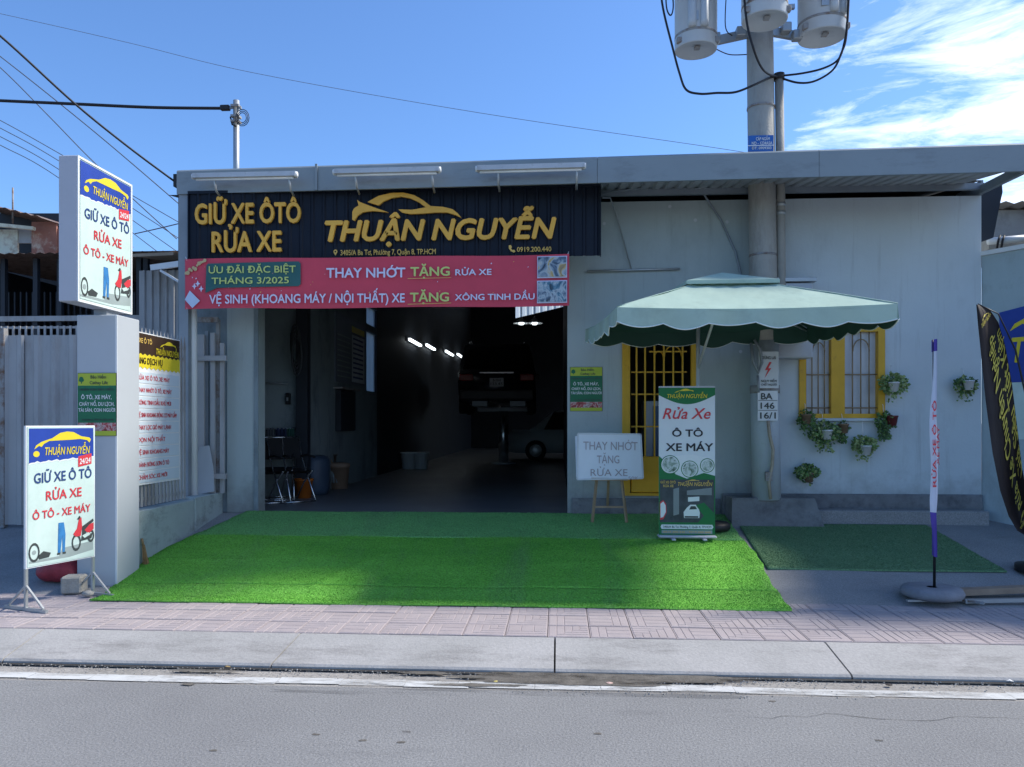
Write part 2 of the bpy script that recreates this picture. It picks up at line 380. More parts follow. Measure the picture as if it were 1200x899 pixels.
# kerb stones
kerb = thing('kerb', None, None); tag(kerb, kind='structure')
def kerb_stone(xa, xb, skew0, skew1):
    e = .006
    def sec(xx, sk):
        return [Vector((xx+sk*0, YK0, -.05)), Vector((xx, YK0, .014)), Vector((xx+sk*.06, YK0+.014, .028)), Vector((xx+sk*.95, YK1-.02, PAVE-.004)), Vector((xx+sk, YK1, PAVE-.006)), Vector((xx+sk, YK1, -.05))]
    A = sec(xa+e, skew0); B = sec(xb-e, skew1); n = 6
    return MB().add(A+B, [(i, i+n, (i+1) % n+n, (i+1) % n) for i in range(n)]+[tuple(range(n)), tuple(range(2*n-1, n-1, -1))]).build('kerb_stone', M_kerb, kerb, fix=True)
jx = [on(-330, 760, .08), on(0, 760, .08), on(318, 760, .08), on(650, 760, .08), on(992, 760, .08)]
xs = [-9.4, -7.4, -5.55]+[on(5, 772, .04).x-.04, on(316, 777, .04).x, on(650, 783, .04).x, on(1000, 790, .04).x, 3.9, 5.9, 7.9]
sk = {4: .06, 5: .0, 6: -.03}
for i in range(len(xs)-1): kerb_stone(xs[i], xs[i+1], sk.get(i, 0), sk.get(i+1, 0))
# pavement: grooved pavers on a bed
pave = sheet('pavement', [(-12, YK1+.002, PAVE-.03), (12, YK1+.002, PAVE-.03), (12, Y0+.14, PAVE-.03), (-12, Y0+.14, PAVE-.03)], M_grout)
T = .30
def paver_mesh(kind):
    mb = MB(); e = .0025; h = T/2
    mb.box((-h+e, -h+e, -.03), (h-e, h-e, -.003))
    # raised worm ridges: nested angles on one kind, straight bars on half of the other
    n = 5; st = (T-.02)/n; gp = .005
    def ridge(x0, y0, x1, y1): mb.add([(x0, y0, -.003), (x1, y0, -.003), (x1, y1, -.003), (x0, y1, -.003), (x0+.002, y0+.002, 0), (x1-.002, y0+.002, 0), (x1-.002, y1-.002, 0), (x0+.002, y1-.002, 0)], [(4, 5, 6, 7), (0, 1, 5, 4), (1, 2, 6, 5), (2, 3, 7, 6), (3, 0, 4, 7)])
    a = -h+.01
    for i in range(n):
        x0 = a+i*st; x1 = x0+st-gp
        if kind == 0:
            ridge(x0, a+i*st, x1, h-.01); 
            if x1+gp < h-.02: ridge(x1, a+i*st, h-.01, a+i*st+st-gp)
        else:
            if i < 2: ridge(x0, a, x1, h-.01)
            else: ridge(a+2*st, a+(i-2)*st*1.66, h-.01, a+(i-2)*st*1.66+st*1.66-gp)
    return mb
pm = [paver_mesh(0), paver_mesh(1)]; pmesh = []
for k in pm:
    o = k.build('paver', M_tile, pave); pmesh.append(o.data); bpy.data.objects.remove(o)
nx = 0
for ix in range(-20, 20):
    for iy in range(4):
        cx = ix*T+.07; cy = YK1+.006+T*(iy+.5)
        if cy+T/2 > Y0+.2: continue
        o = bpy.data.objects.new('paver', pmesh[(ix*7+iy*3+(ix*iy) % 3) % 2]); COL.objects.link(o); o.parent = pave
        o.location = (cx, cy, PAVE+random.uniform(-.003, .001)); o.rotation_euler = (random.uniform(-.006, .006), random.uniform(-.006, .006), PI/2*random.choice((0, 0, 0, 2, 1))); nx += 1
# sloping concrete apron up to the shop (grid, slightly uneven)
def gridsheet(name, x0, x1, y0, y1, zf, nx, ny, m, parent=None, thick=.0, smooth=True):
    mb = MB(); vs = []; fs = []
    for j in range(ny+1):
        for i in range(nx+1):
            X = x0+(x1-x0)*i/nx; Y = y0+(y1-y0)*j/ny; vs.append((X, Y, zf(X, Y)))
    for j in range(ny):
        for i in range(nx):
            a = j*(nx+1)+i; fs.append((a, a+1, a+nx+2, a+nx+1))
    return mb.add(vs, fs, smooth).build(name, m, parent)
def wob(X, Y): return .004*math.sin(X*1.7+Y*2.3)+.003*math.sin(X*4.1-Y*3.7)
ap = gridsheet('concrete_apron', -16, 16, Y0+.02, YF+.02, lambda X, Y: gz(Y)-.012+(0 if Y < Y0+.1 else wob(X, Y)), 160, 30, M_apron)
tag(ap, kind='structure')
# low lip of concrete where apron meets the pavers on the right
lip = MB(); a = gr(905, 704); 
ap2 = sheet('yard_ground', [(-40, YF+.0, FLOOR-.02), (40, YF+.0, FLOOR-.02), (40, 45, FLOOR-.02), (-40, 45, FLOOR-.02)], M_earth)
# litter in the gutter
M_paper = mat('litter_paper', (.75, .74, .72), .8, var=.1); M_leaf = mat('dry_leaf', (.30, .21, .09), .8, var=.4, scale=20)
def litter(name, label, px, py, s, m, z=.004):
    p = on(px, py, z); mb = MB(); n = 7
    ring = [(s*random.uniform(.6, 1.1)*math.cos(2*PI*i/n), s*.7*random.uniform(.6, 1.1)*math.sin(2*PI*i/n), random.uniform(.0, .25)*s) for i in range(n)]
    low = [(x*.7, y*.7, 0) for x, y, _ in ring]
    mb.add(ring+low+[(0, 0, s*.35)], [(i, (i+1) % n, 2*n) for i in range(n)]+[(i+n, (i+1) % n+n, (i+1) % n, i) for i in range(n)]+[tuple(range(2*n-1, n-1, -1))])
    o = mb.build(name, m); o.location = (p.x, p.y, z); return tag(o, label, 'litter', 'scraps of litter in the gutter')
litter('crumpled_paper', 'crumpled white paper scrap in the gutter at the far right', 1182, 798, .055, M_paper)
litter('paper_scrap', 'pinkish paper scrap in the gutter below the turf', 714, 801, .028, mat('litter_pink', (.62, .42, .36), .8))
litter('fallen_leaf', 'brown fallen leaf in the gutter below the signpost', 267, 781, .03, M_leaf)
litter('fallen_leaf', 'yellowish leaf in the gutter near the middle kerb joint', 581, 799, .022, mat('yellow_leaf', (.55, .45, .14), .8))
litter('fallen_leaf', 'dark leaf lump in the gutter on the right', 1042, 803, .03, mat('dark_lump', (.06, .05, .045), .9))
litter('fallen_leaf', 'pale leaf in the gutter left of the middle kerb joint', 417, 783, .024, mat('pale_leaf', (.5, .44, .25), .8))
# ================================================================== TURF
def turf_mat(name, c1, c2, c3):
    m = bpy.data.materials.new(name); m.use_nodes = True; n = m.node_tree.nodes; l = m.node_tree.links; b = n['Principled BSDF']
    b.inputs['Roughness'].default_value = .72; b.inputs['Specular IOR Level'].default_value = .12
    t = n.new('ShaderNodeTexCoord')
    a = n.new('ShaderNodeTexNoise'); a.inputs['Scale'].default_value = 1.1; a.inputs['Detail'].default_value = 5; a.inputs['Roughness'].default_value = .65
    mpp = n.new('ShaderNodeMapping'); mpp.inputs['Scale'].default_value = (.55, 1.7, 1); l.new(t.outputs['Object'], mpp.inputs[0]); l.new(mpp.outputs[0], a.inputs['Vector'])
    r = n.new('ShaderNodeValToRGB'); e = r.color_ramp.elements; e.new(.5)
    for i, (p, c) in enumerate(((.32, c1), (.52, c2), (.7, c3))): e[i].position = p; e[i].color = (*c, 1)
    l.new(a.outputs['Fac'], r.inputs[0])
    f = n.new('ShaderNodeTexNoise'); f.inputs['Scale'].default_value = 70; f.inputs['Detail'].default_value = 3; l.new(t.outputs['Object'], f.inputs['Vector'])
    g = n.new('ShaderNodeMapRange'); g.inputs['From Min'].default_value = .3; g.inputs['From Max'].default_value = .7; g.inputs['To Min'].default_value = .6; g.inputs['To Max'].default_value = 1.35; l.new(f.outputs['Fac'], g.inputs['Value'])
    cb = n.new('ShaderNodeCombineColor'); [l.new(g.outputs[0], cb.inputs[i]) for i in range(3)]
    # trodden lanes running up the slope and grey dust
    m3 = n.new('ShaderNodeMapping'); m3.inputs['Scale'].default_value = (1.5, .22, 1); l.new(t.outputs['Object'], m3.inputs[0])
    n3 = n.new('ShaderNodeTexNoise'); n3.inputs['Scale'].default_value = 1.7; n3.inputs['Detail'].default_value = 7; n3.inputs['Roughness'].default_value = .7; l.new(m3.outputs[0], n3.inputs['Vector'])
    g3 = n.new('ShaderNodeMapRange'); g3.inputs['From Min'].default_value = .50; g3.inputs['From Max'].default_value = .74; g3.inputs['To Max'].default_value = .38; l.new(n3.outputs['Fac'], g3.inputs['Value'])
    d3 = n.new('ShaderNodeMix'); d3.data_type = 'RGBA'; d3.inputs['B'].default_value = (.17, .25, .13, 1); l.new(g3.outputs[0], d3.inputs['Factor']); l.new(r.outputs[0], d3.inputs['A'])
    mm = n.new('ShaderNodeMix'); mm.data_type = 'RGBA'; mm.blend_type = 'MULTIPLY'; mm.inputs['Factor'].default_value = 1; l.new(d3.outputs['Result'], mm.inputs['A']); l.new(cb.outputs[0], mm.inputs['B'])
    l.new(mm.outputs['Result'], b.inputs['Base Color'])
    bp = n.new('ShaderNodeBump'); bp.inputs['Strength'].default_value = .5; bp.inputs['Distance'].default_value = .01; l.new(f.outputs['Fac'], bp.inputs['Height']); l.new(bp.outputs[0], b.inputs['Normal'])
    return m
M_turf = turf_mat('turf_green', (.125, .37, .05), (.16, .43, .06), (.19, .49, .075))
M_turfb = turf_mat('turf_back_strip', (.15, .36, .12), (.17, .40, .13), (.19, .44, .14))
M_turfd = turf_mat('turf_old', (.12, .22, .11), (.14, .25, .125), (.155, .27, .14))
def fibres(P, name, m, parent, h=.009, wd=.006):
    n = len(P); ang = rng.uniform(0, 2*PI, n); hh = h*rng.uniform(.6, 1.25, n); lean = rng.normal(0, .45, (n, 2))*hh[:, None]
    V = np.zeros((n, 3, 3)); V[:, 0] = P; V[:, 1] = P; V[:, 2] = P
    dx = np.cos(ang)*wd/2; dy = np.sin(ang)*wd/2
    V[:, 0, 0] -= dx; V[:, 0, 1] -= dy; V[:, 1, 0] += dx; V[:, 1, 1] += dy
    V[:, 2, 0] += lean[:, 0]; V[:, 2, 1] += lean[:, 1]; V[:, 2, 2] += hh
    me = bpy.data.meshes.new(name); me.vertices.add(3*n); me.loops.add(3*n); me.polygons.add(n)
    me.vertices.foreach_set('co', V.reshape(-1)); me.loops.foreach_set('vertex_index', np.arange(3*n, dtype=np.int32)); me.polygons.foreach_set('loop_start', np.arange(0, 3*n, 3, dtype=np.int32))
    me.update(calc_edges=True); me.materials.append(m); o = bpy.data.objects.new(name, me); COL.objects.link(o); o.parent = parent; o['kind'] = 'stuff'; return o
def turf(root, name, LX, RX, y0, y1, m, zoff, nfib, wrinkle=0.0, nx=70, ny=36, ragged=.0):
    """LX(Y), RX(Y): left and right edge"""
    def z(X, Y): return gz(Y)+zoff+wrinkle*(math.sin(X*3.1+Y*1.1)*math.sin(Y*5+X)*.5+1.2*math.exp(-((X+2.1-.5*(Y-6.8))/.05)**2)*(1 if 6.6 < Y < 7.6 else 0)+.9*math.exp(-((Y-7.35-.05*math.sin(X*2))/.03)**2)*(.5+.5*math.sin(X*1.3)))
    vs = []; fs = []
    for j in range(ny+1):
        Y = y0+(y1-y0)*j/ny; a, b = LX(Y), RX(Y)
        for i in range(nx+1):
            X = a+(b-a)*i/nx; yy = Y+(random.uniform(-ragged, ragged) if j in (0, ny) else 0); vs.append((X, yy, z(X, Y)))
    for j in range(ny):
        for i in range(nx): k = j*(nx+1)+i; fs.append((k, k+1, k+nx+2, k+nx+1))
    # skirt so that the mat has thickness
    edge = list(range(nx+1))+[(j+1)*(nx+1)-1 for j in range(1, ny+1)]+[ny*(nx+1)+i for i in range(nx-1, -1, -1)]+[j*(nx+1) for j in range(ny-1, 0, -1)]
    b0 = len(vs)
    for e_ in edge: vs.append((vs[e_][0], vs[e_][1], vs[e_][2]-.012))
    q = len(edge)
    for i in range(q): fs.append((edge[i], b0+i, b0+(i+1) % q, edge[(i+1) % q]))
    o = MB().add(vs, fs, True).build(name, m, root)
    Ys = y0+(y1-y0)*rng.random(nfib); A = np.array([LX(v) for v in Ys]); B = np.array([RX(v) for v in Ys]); Xs = A+(B-A)*rng.random(nfib)
    P = np.array([(X, Y, z(X, Y)-.001) for X, Y in zip(Xs, Ys)])
    fibres(P, 'turf_fibre', m, o)
    return o
def interp(pts):
    pts = sorted(pts)
    return lambda Y: float(np.interp(Y, [p[0] for p in pts], [p[1] for p in pts]))
gl = [gr(110, 703), gr(168, 657), gr(224, 630), gr(284, 604)]; grt = [gr(924, 714), gr(896, 668), gr(871, 633), gr(852, 610)]
LX0 = interp([(p.y, p.x) for p in gl]); RX0 = interp([(p.y, p.x) for p in grt])
def LXf(Y): return LX0(Y)+.012*math.sin(Y*7)+.008*math.sin(Y*17)
def RXf(Y): return RX0(Y)+.014*math.sin(Y*5+1)+.007*math.sin(Y*19)
tr = thing('artificial_turf', 'large bright green artificial grass mat in front of the open garage bay', 'turf mat')
ys = gr(560, 632).y
yfr = gr(560, 690).y
M_turff = turf_mat('turf_front_strip', (.14, .37, .055), (.165, .43, .065), (.19, .48, .08))
turf(tr, 'turf_strip', LXf, RXf, gl[0].y-.05, yfr, M_turff, .014, 40000, .010, ny=10, ragged=.006)
turf(tr, 'turf_strip', LXf, RXf, yfr+.004, ys+.03, M_turf, .018, 90000, .016)
tb = turf(tr, 'turf_strip', LXf, RXf, ys, YF-.02, M_turfb, .022, 60000, .006); tb['label'] = 'greyer back strip of the turf along the threshold'
d_ = [gr(896, 667), gr(862, 614)]; e_ = [gr(1172, 665), gr(1082, 614)]
tr2 = thing('artificial_turf', 'worn dark green artificial grass mat below the yellow window', 'turf mat')
turf(tr2, 'turf_strip', interp([(p.y, p.x+.03) for p in d_]), interp([(p.y, p.x) for p in e_]), d_[0].y, d_[1].y, M_turfd, .006, 35000, .004)
# ================================================================== SHOP BUILDING
M_wall = mat('wall_paint', (.55, .61, .625), .85, var=.07, scale=.9, bump=.12, bscale=35, spots=(.46, .515, .53), spot_amt=.40, spot_scale=1.6, streak=2.2)
def weather(m, z0, z1, col, top=None):
    n = m.node_tree.nodes; l = m.node_tree.links; b = n['Principled BSDF']; src = b.inputs['Base Color'].links[0].from_socket
    t = n.new('ShaderNodeTexCoord'); sx = n.new('ShaderNodeSeparateXYZ'); l.new(t.outputs['Object'], sx.inputs[0])
    q = n.new('ShaderNodeTexNoise'); q.inputs['Scale'].default_value = 3.5; q.inputs['Detail'].default_value = 9; q.inputs['Roughness'].default_value = .7; l.new(t.outputs['Object'], q.inputs['Vector'])
    r = n.new('ShaderNodeMapRange'); r.inputs['From Min'].default_value = z1; r.inputs['From Max'].default_value = z0; r.inputs['To Min'].default_value = -.55; r.inputs['To Max'].default_value = .35; l.new(sx.outputs[2], r.inputs['Value'])
    a = n.new('ShaderNodeMath'); a.operation = 'ADD'; l.new(q.outputs['Fac'], a.inputs[0]); l.new(r.outputs[0], a.inputs[1])
    r2 = n.new('ShaderNodeMapRange'); r2.inputs['From Min'].default_value = .42; r2.inputs['From Max'].default_value = .85; r2.inputs['To Max'].default_value = .85; l.new(a.outputs[0], r2.inputs['Value'])
    x = n.new('ShaderNodeMix'); x.data_type = 'RGBA'; x.inputs['B'].default_value = (*col, 1); l.new(r2.outputs[0], x.inputs['Factor']); l.new(src, x.inputs['A'])
    # narrow rain runs
    mpp = n.new('ShaderNodeMapping'); mpp.inputs['Scale'].default_value = (7, 7, .35); l.new(t.outputs['Object'], mpp.inputs[0])
    s2 = n.new('ShaderNodeTexNoise'); s2.inputs['Scale'].default_value = 1.6; s2.inputs['Detail'].default_value = 7; s2.inputs['Roughness'].default_value = .7; l.new(mpp.outputs[0], s2.inputs['Vector'])
    r3 = n.new('ShaderNodeMapRange'); r3.inputs['From Min'].default_value = .56; r3.inputs['From Max'].default_value = .78; r3.inputs['To Max'].default_value = .60; l.new(s2.outputs['Fac'], r3.inputs['Value'])
    x2 = n.new('ShaderNodeMix'); x2.data_type = 'RGBA'; x2.inputs['B'].default_value = (*col, 1); l.new(r3.outputs[0], x2.inputs['Factor']); l.new(x.outputs['Result'], x2.inputs['A'])
    l.new(x2.outputs['Result'], b.inputs['Base Color'])
weather(M_wall, .6, 1.5, (.27, .29, .285))
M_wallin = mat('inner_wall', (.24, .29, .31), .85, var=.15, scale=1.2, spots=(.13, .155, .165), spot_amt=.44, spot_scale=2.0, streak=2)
M_plinth = mat('plinth_cement', (.20, .205, .21), .92, var=.25, scale=3, bump=.4, bscale=25, spots=(.12, .12, .125), spot_amt=.46, spot_scale=5)
M_fascia = mat('fascia_sheet', (.25, .29, .31), .55, metal=.15, var=.08, scale=1.2, spots=(.19, .215, .23), spot_amt=.42, spot_scale=2, streak=.3)
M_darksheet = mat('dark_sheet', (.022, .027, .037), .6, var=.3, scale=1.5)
M_roofsheet = mat('roof_sheet', (.42, .43, .44), .55, metal=.3, var=.2)
M_steel = mat('painted_steel', (.26, .29, .32), .5, metal=.2, var=.15)
M_yellow = mat('yellow_paint', (.66, .37, .022), .5, var=.12, scale=4, spots=(.42, .23, .03), spot_amt=.36, spot_scale=7)
M_bronze = mat('bronze_bar', (.30, .22, .13), .5, metal=.2, var=.2)
M_white = mat('white_paint', (.74, .75, .75), .5, var=.05)
M_galv = mat('galvanised', (.42, .44, .45), .4, metal=.6, var=.15)
M_black = mat('black_plastic', (.018, .018, .02), .5, var=.2)
M_black_rub = mat('cable_black', (.014, .014, .018), .6)
M_curtain = mat('curtain_glass', (.55, .57, .59), .25, var=.14, scale=2.2, spec=.6)
bld = thing('car_wash_building', 'low grey-blue car wash building with an open garage bay and flat roof edge', 'building', (0, YF, 0))
X = lambda px, Y, py=495: at(px, py, Y).x
Z = lambda px, py, Y: at(px, py, Y).z
WT = .2                                                      # wall thickness
xa, xb, xc, xd = X(266, YF), X(303, YF), X(665, YF), X(1150, YF)
ZT = 4.17
dx0, dx1, dz0, dz1 = X(729, YF), X(816, YF), Z(770, 581, YF), 2.72
wx0, wx1, wz0, wz1 = X(936, YF), X(1036, YF), Z(985, 490, YF), Z(985, 384, YF)
M_wall2 = mat('wall_paint_green_shaded', (.40, .455, .445), .85, var=.07, scale=.9, bump=.12, bscale=35, spots=(.33, .375, .37), spot_amt=.40, spot_scale=1.6, streak=2.2)  # greener paint left of the pole, darkened further to stand in for overhang shade
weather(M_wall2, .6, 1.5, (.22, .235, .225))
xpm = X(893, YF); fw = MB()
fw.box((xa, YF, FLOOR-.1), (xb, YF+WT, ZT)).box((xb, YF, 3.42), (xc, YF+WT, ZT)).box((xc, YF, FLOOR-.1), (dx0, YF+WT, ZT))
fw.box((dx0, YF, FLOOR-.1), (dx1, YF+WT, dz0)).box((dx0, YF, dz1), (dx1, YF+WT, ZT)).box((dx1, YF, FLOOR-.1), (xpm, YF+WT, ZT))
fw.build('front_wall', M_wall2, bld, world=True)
fw = MB().box((xpm+.001, YF, FLOOR-.1), (wx0, YF+WT, ZT)).box((wx0, YF, FLOOR-.1), (wx1, YF+WT, wz0)).box((wx0, YF, wz1), (wx1, YF+WT, ZT)).box((wx1, YF, FLOOR-.1), (xd, YF+WT, ZT))
fw.build('front_wall', M_wall, bld, world=True)
MB().box((xd-.02, YF+WT, FLOOR-.1), (xd+.0, 29, ZT)).build('right_wall', M_wall, bld, world=True)
# interior: left wall in pieces, partition on the right, dark hall behind
lx = xb-.02
YB = 32.0
def roofz(Y): return 4.36+(Y-YF-.05)*(6.0-4.36)/(20-YF-.05) if Y < 20 else 6.0+(Y-20)*1.25/(YB+.2-20)
def wseg(mb, x0, x1, ya, yb_, z0):
    ys_ = [ya]+([20] if ya < 20 < yb_ else [])+[yb_]; pr_ = [(ya, z0), (yb_, z0)]+[(q, roofz(q)-.015) for q in ys_[::-1]]; n = len(pr_)
    return mb.add([(x0, y_, z_) for y_, z_ in pr_]+[(x1, y_, z_) for y_, z_ in pr_], [tuple(range(n)), tuple(range(2*n-1, n-1, -1))]+[(i, i+n, (i+1) % n+n, (i+1) % n) for i in range(n)])
YA = 11.0; lx = X(360, YA)
lw = MB(); wseg(lw, lx-.12, lx, YA, 14.45, FLOOR-.1); lw.box((xa-.6, YA, FLOOR-.1), (lx-.121, YA+.12, 4.55)); lw.box((xa-.7, YF+WT, FLOOR-.1), (xa-.6, YA+.12, 4.5)); lw.box((xa-.6, YF+.02, FLOOR-.1), (xa-.001, YF+WT, 4.3))
ly0, ly1 = 14.45, 15.3; sz0, sz1, sz2, sz3 = 2.22, 3.36, 3.5, 3.85
lw.box((lx-.12, ly0, FLOOR-.1), (lx, ly1, sz0)).box((lx-.12, ly0, sz1), (lx, ly1, sz2))
wseg(lw, lx-.12, lx, ly0, ly1, sz3)
lw.build('left_inner_wall', M_wallin, bld, world=True)
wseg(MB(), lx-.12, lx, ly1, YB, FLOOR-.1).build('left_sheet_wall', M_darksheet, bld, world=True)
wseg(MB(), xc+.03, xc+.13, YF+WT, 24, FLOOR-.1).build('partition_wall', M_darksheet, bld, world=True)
# back wall with the slanted light panel
gx0, gx1, gza, gzb, gzt = X(604, YB), X(662, YB), Z(604, 373, YB), Z(662, 359, YB), Z(630, 330, YB)
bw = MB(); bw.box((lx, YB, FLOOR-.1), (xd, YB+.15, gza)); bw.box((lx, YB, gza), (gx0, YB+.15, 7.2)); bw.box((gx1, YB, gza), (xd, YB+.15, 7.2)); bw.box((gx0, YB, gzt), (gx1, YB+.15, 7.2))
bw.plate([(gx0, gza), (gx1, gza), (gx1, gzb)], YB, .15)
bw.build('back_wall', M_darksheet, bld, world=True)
def translucent(name, col):
    m = bpy.data.materials.new(name); m.use_nodes = True; n = m.node_tree.nodes; l = m.node_tree.links
    t = n.new('ShaderNodeBsdfTranslucent'); t.inputs[0].default_value = (*col, 1); d = n.new('ShaderNodeBsdfDiffuse'); d.inputs[0].default_value = (*[c*.5 for c in col], 1)
    x = n.new('ShaderNodeMixShader'); x.inputs[0].default_value = .25; l.new(t.outputs[0], x.inputs[1]); l.new(d.outputs[0], x.inputs[2]); l.new(x.outputs[0], n['Material Output'].inputs[0]); return m
M_poly = translucent('polycarbonate', (.80, .86, .88))
def corr(x0, x1, z0, z1, y, pitch, dep, axis='x', flat=.5):
    """trapezoidal corrugated sheet; profile runs along x (or along y with axis='y'), ribs upright"""
    mb = MB(); pr = []; t = x0
    while t < x1-1e-6:
        for fr, d in ((0, 0), (flat, 0), (flat+(1-flat)*.3, 1), (1-(1-flat)*.3, 1)):
            q = t+fr*pitch
            if q <= x1: pr.append((q, d*dep))
        t += pitch
    pr.append((x1, 0)); n = len(pr)
    mk = (lambda a, d, z: (a, y-d, z)) if axis == 'x' else (lambda a, d, z: (y+d, a, z))
    vs = [mk(a, d, z0) for a, d in pr]+[mk(a, d, z1) for a, d in pr]
    return mb.add(vs, [(i, i+1, n+i+1, n+i) for i in range(n-1)])
for za, zb in ((sz0, sz1), (sz2, sz3)): corr(ly0, ly1, za, zb, lx-.07, .11, .03, 'y').build('light_panel', M_poly, bld, world=True)
corr(gx0, gx1, gza-.02, gzt+.02, YB+.2, .28, .05).build('light_panel', M_poly, bld, world=True)
# hall roof (closed shell so that the bay is dark)
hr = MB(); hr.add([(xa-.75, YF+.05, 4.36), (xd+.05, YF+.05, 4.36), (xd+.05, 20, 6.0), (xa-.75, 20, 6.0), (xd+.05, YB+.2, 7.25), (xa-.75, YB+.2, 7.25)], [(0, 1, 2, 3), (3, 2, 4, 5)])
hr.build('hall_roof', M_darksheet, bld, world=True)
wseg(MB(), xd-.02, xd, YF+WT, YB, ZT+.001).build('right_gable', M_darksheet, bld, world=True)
MB().box((xb-.0, YF+WT+.002, 3.44), (xc, YF+WT+.05, 4.3)).build('lintel_back', M_darksheet, bld, world=True)
# office behind the door
MB().box((xc+.13, 12.2, FLOOR), (xd-.02, 12.3, 4.3)).build('office_back_wall', M_wallin, bld, world=True)
MB().box((xc+.13, YF+WT, 3.3), (xd-.02, 12.2, 3.34)).build('office_ceiling', M_darksheet, bld, world=True)
sf = tag(MB().poly([(xa-.6, YF-.005, FLOOR), (xd, YF-.005, FLOOR), (xd, YB, FLOOR), (xa-.6, YB, FLOOR)]).build('shop_floor', M_shopfloor), kind='structure')
# plinth along the right-hand wall and a cement kerb under the door
pl = MB(); pz = Z(1050, 579, YF)
pl.cbox((X(846, YF), YF-.035, FLOOR-.15), (xd, YF-.001, pz), .008)
pl.cbox((xc+.05, YF-.03, FLOOR-.15), (X(846, YF)-.02, YF-.001, Z(770, 584, YF)), .006)
pl.build('plinth', M_plinth, bld, world=True)
ag = MB().cbox((X(960, YF-.3), YF-.26, FLOOR-.2), (xd-.05, YF-.036, Z(1050, 597, YF-.1)), .01).build('cement_step', M_apron, bld, world=True)
# jamb of the bay
MB().box((xb-.055, YF-.012, FLOOR-.05), (xb-.001, YF-.001, 3.42)).build('jamb_trim', M_wallin, bld, world=True)
# roof edge: fascia, corrugated overhang, purlin, gable rafter
YR = 8.45; YR1 = 7.70; fx0, fx1 = X(207, YR), X(1212, YR1)
ft0, ft1 = Z(207, 199, YR), Z(1212, 166.6, YR1)
def yf(x): return YR+(YR1-YR)*(x-fx0)/(fx1-fx0)
def xf(px):
    x_ = X(px, YR)
    for _ in range(6): x_ = X(px, yf(x_))
    return x_
def ftop(x): return ft0+(ft1-ft0)*(x-fx0)/(fx1-fx0)
fa = MB(); FH = .275
cut = [fx0, xf(372), xf(700), xf(960), fx1]
for i in range(4):
    a, b = cut[i]+(.002 if i else 0), cut[i+1]-.002
    vs = []
    for x_ in (a, b):
        t = ftop(x_); y_ = yf(x_); vs += [(x_, y_, t-FH), (x_, y_, t-.02), (x_, y_+.02, t), (x_, YF+.35, 4.44), (x_, YF+.35, 4.42), (x_, y_+.03, t-.02), (x_, y_+.03, t-FH)]
    n = 7
    MB().add(vs, [(k, (k+1) % n, (k+1) % n+n, k+n) for k in range(n)]+[tuple(range(n-1, -1, -1)), tuple(range(n, 2*n))]).build('fascia_sheet', M_fascia, bld, world=True, fix=True)
# vertical joint strip over the fascia
MB().box((xf(371)-.012, yf(cut[1])-.02, ftop(cut[1])-FH), (xf(371)+.012, yf(cut[1])-.004, ftop(cut[1])+.01)).build('joint_strip', M_fascia, bld, world=True)
vs = []; fs = []; k = 0; xx = fx0+.03
while xx < fx1-.14:
    for fr, d in ((0, 0), (.55, 0), (.68, .022), (.87, .022)):
        vs += [(xx+fr*.13, yf(xx)+.035, ftop(xx)-.215+d), (xx+fr*.13, YF+.3, 4.335+d)]
    xx += .13
fs = [(2*i, 2*i+2, 2*i+3, 2*i+1) for i in range(len(vs)//2-1)]
MB().add(vs, fs).build('roof_sheet', M_roofsheet, bld, world=True)
MB().box((fx0+.05, YF-.10, 4.215), (xd-.02, YF-.05, 4.285)).build('purlin', M_steel, bld, world=True)
MB().bar((xd-.02, YF-.03, 4.225), (fx1-.06, YR1+.06, ftop(fx1)-.235), .05, .09).build('gable_rafter', M_fascia, bld, world=True)
MB().box((xd-.03, YF-.05, ZT+.001), (xd-.005, YF+.5, 4.33)).build('gable_infill', M_fascia, bld, world=True)
MB().add([(fx1-.2, YR1+.04, ftop(fx1)-.21), (fx1-.03, YR1+.04, ftop(fx1)-.21), (fx1-.03, YF+.3, 4.35), (fx1-.2, YF+.3, 4.35)], [(0, 1, 2, 3)]).build('verge_strip', M_roofsheet, bld, world=True)
# front post at the left end, white drain pipe
px_post = MB(); px_post.box((X(211, 8.5), 8.47, gz(8.5)-.02), (X(222, 8.5), 8.55, ftop(fx0)-FH)); px_post.build('corner_post', M_steel, bld, world=True)
MB().tube([(X(227, 8.6), 8.6, gz(8.6)), (X(226, 8.6), 8.6, 3.2), (X(222, 8.6), 8.62, 4.2)], .045, 10).build('drain_pipe', M_white, bld, world=True)
MB().box((fx0-.05, YR+.02, ft0-.18), (fx0-.003, YR+.12, ft0-.04)).build('insulator_block', M_black, bld, world=True)
# black roll-down flap at the right corner
flap = MB(); flap.add([(xd+.02, YF+.0, 4.17), (xd+.02, YF+.05, 2.75+.9), (X(1168, YF), YF+.1, 3.75), (X(1176, YF), YF+.08, 4.2), (X(1174, YF), YF+.02, 4.28)], [(0, 1, 2, 3, 4)])
fo = MB().plate([(xd+.004, Z(1150, 219, YF)), (xd+.004, Z(1152, 285, YF)), (X(1156, YF), Z(1156, 281, YF)), (X(1170, YF), Z(1170, 276, YF)), (X(1177, YF), Z(1177, 240, YF)), (X(1181, YF), Z(1181, 222, YF)), (X(1180, YF), Z(1180, 208, YF))], YF+.1, .05).build('end_flap', M_darksheet, bld, world=True)
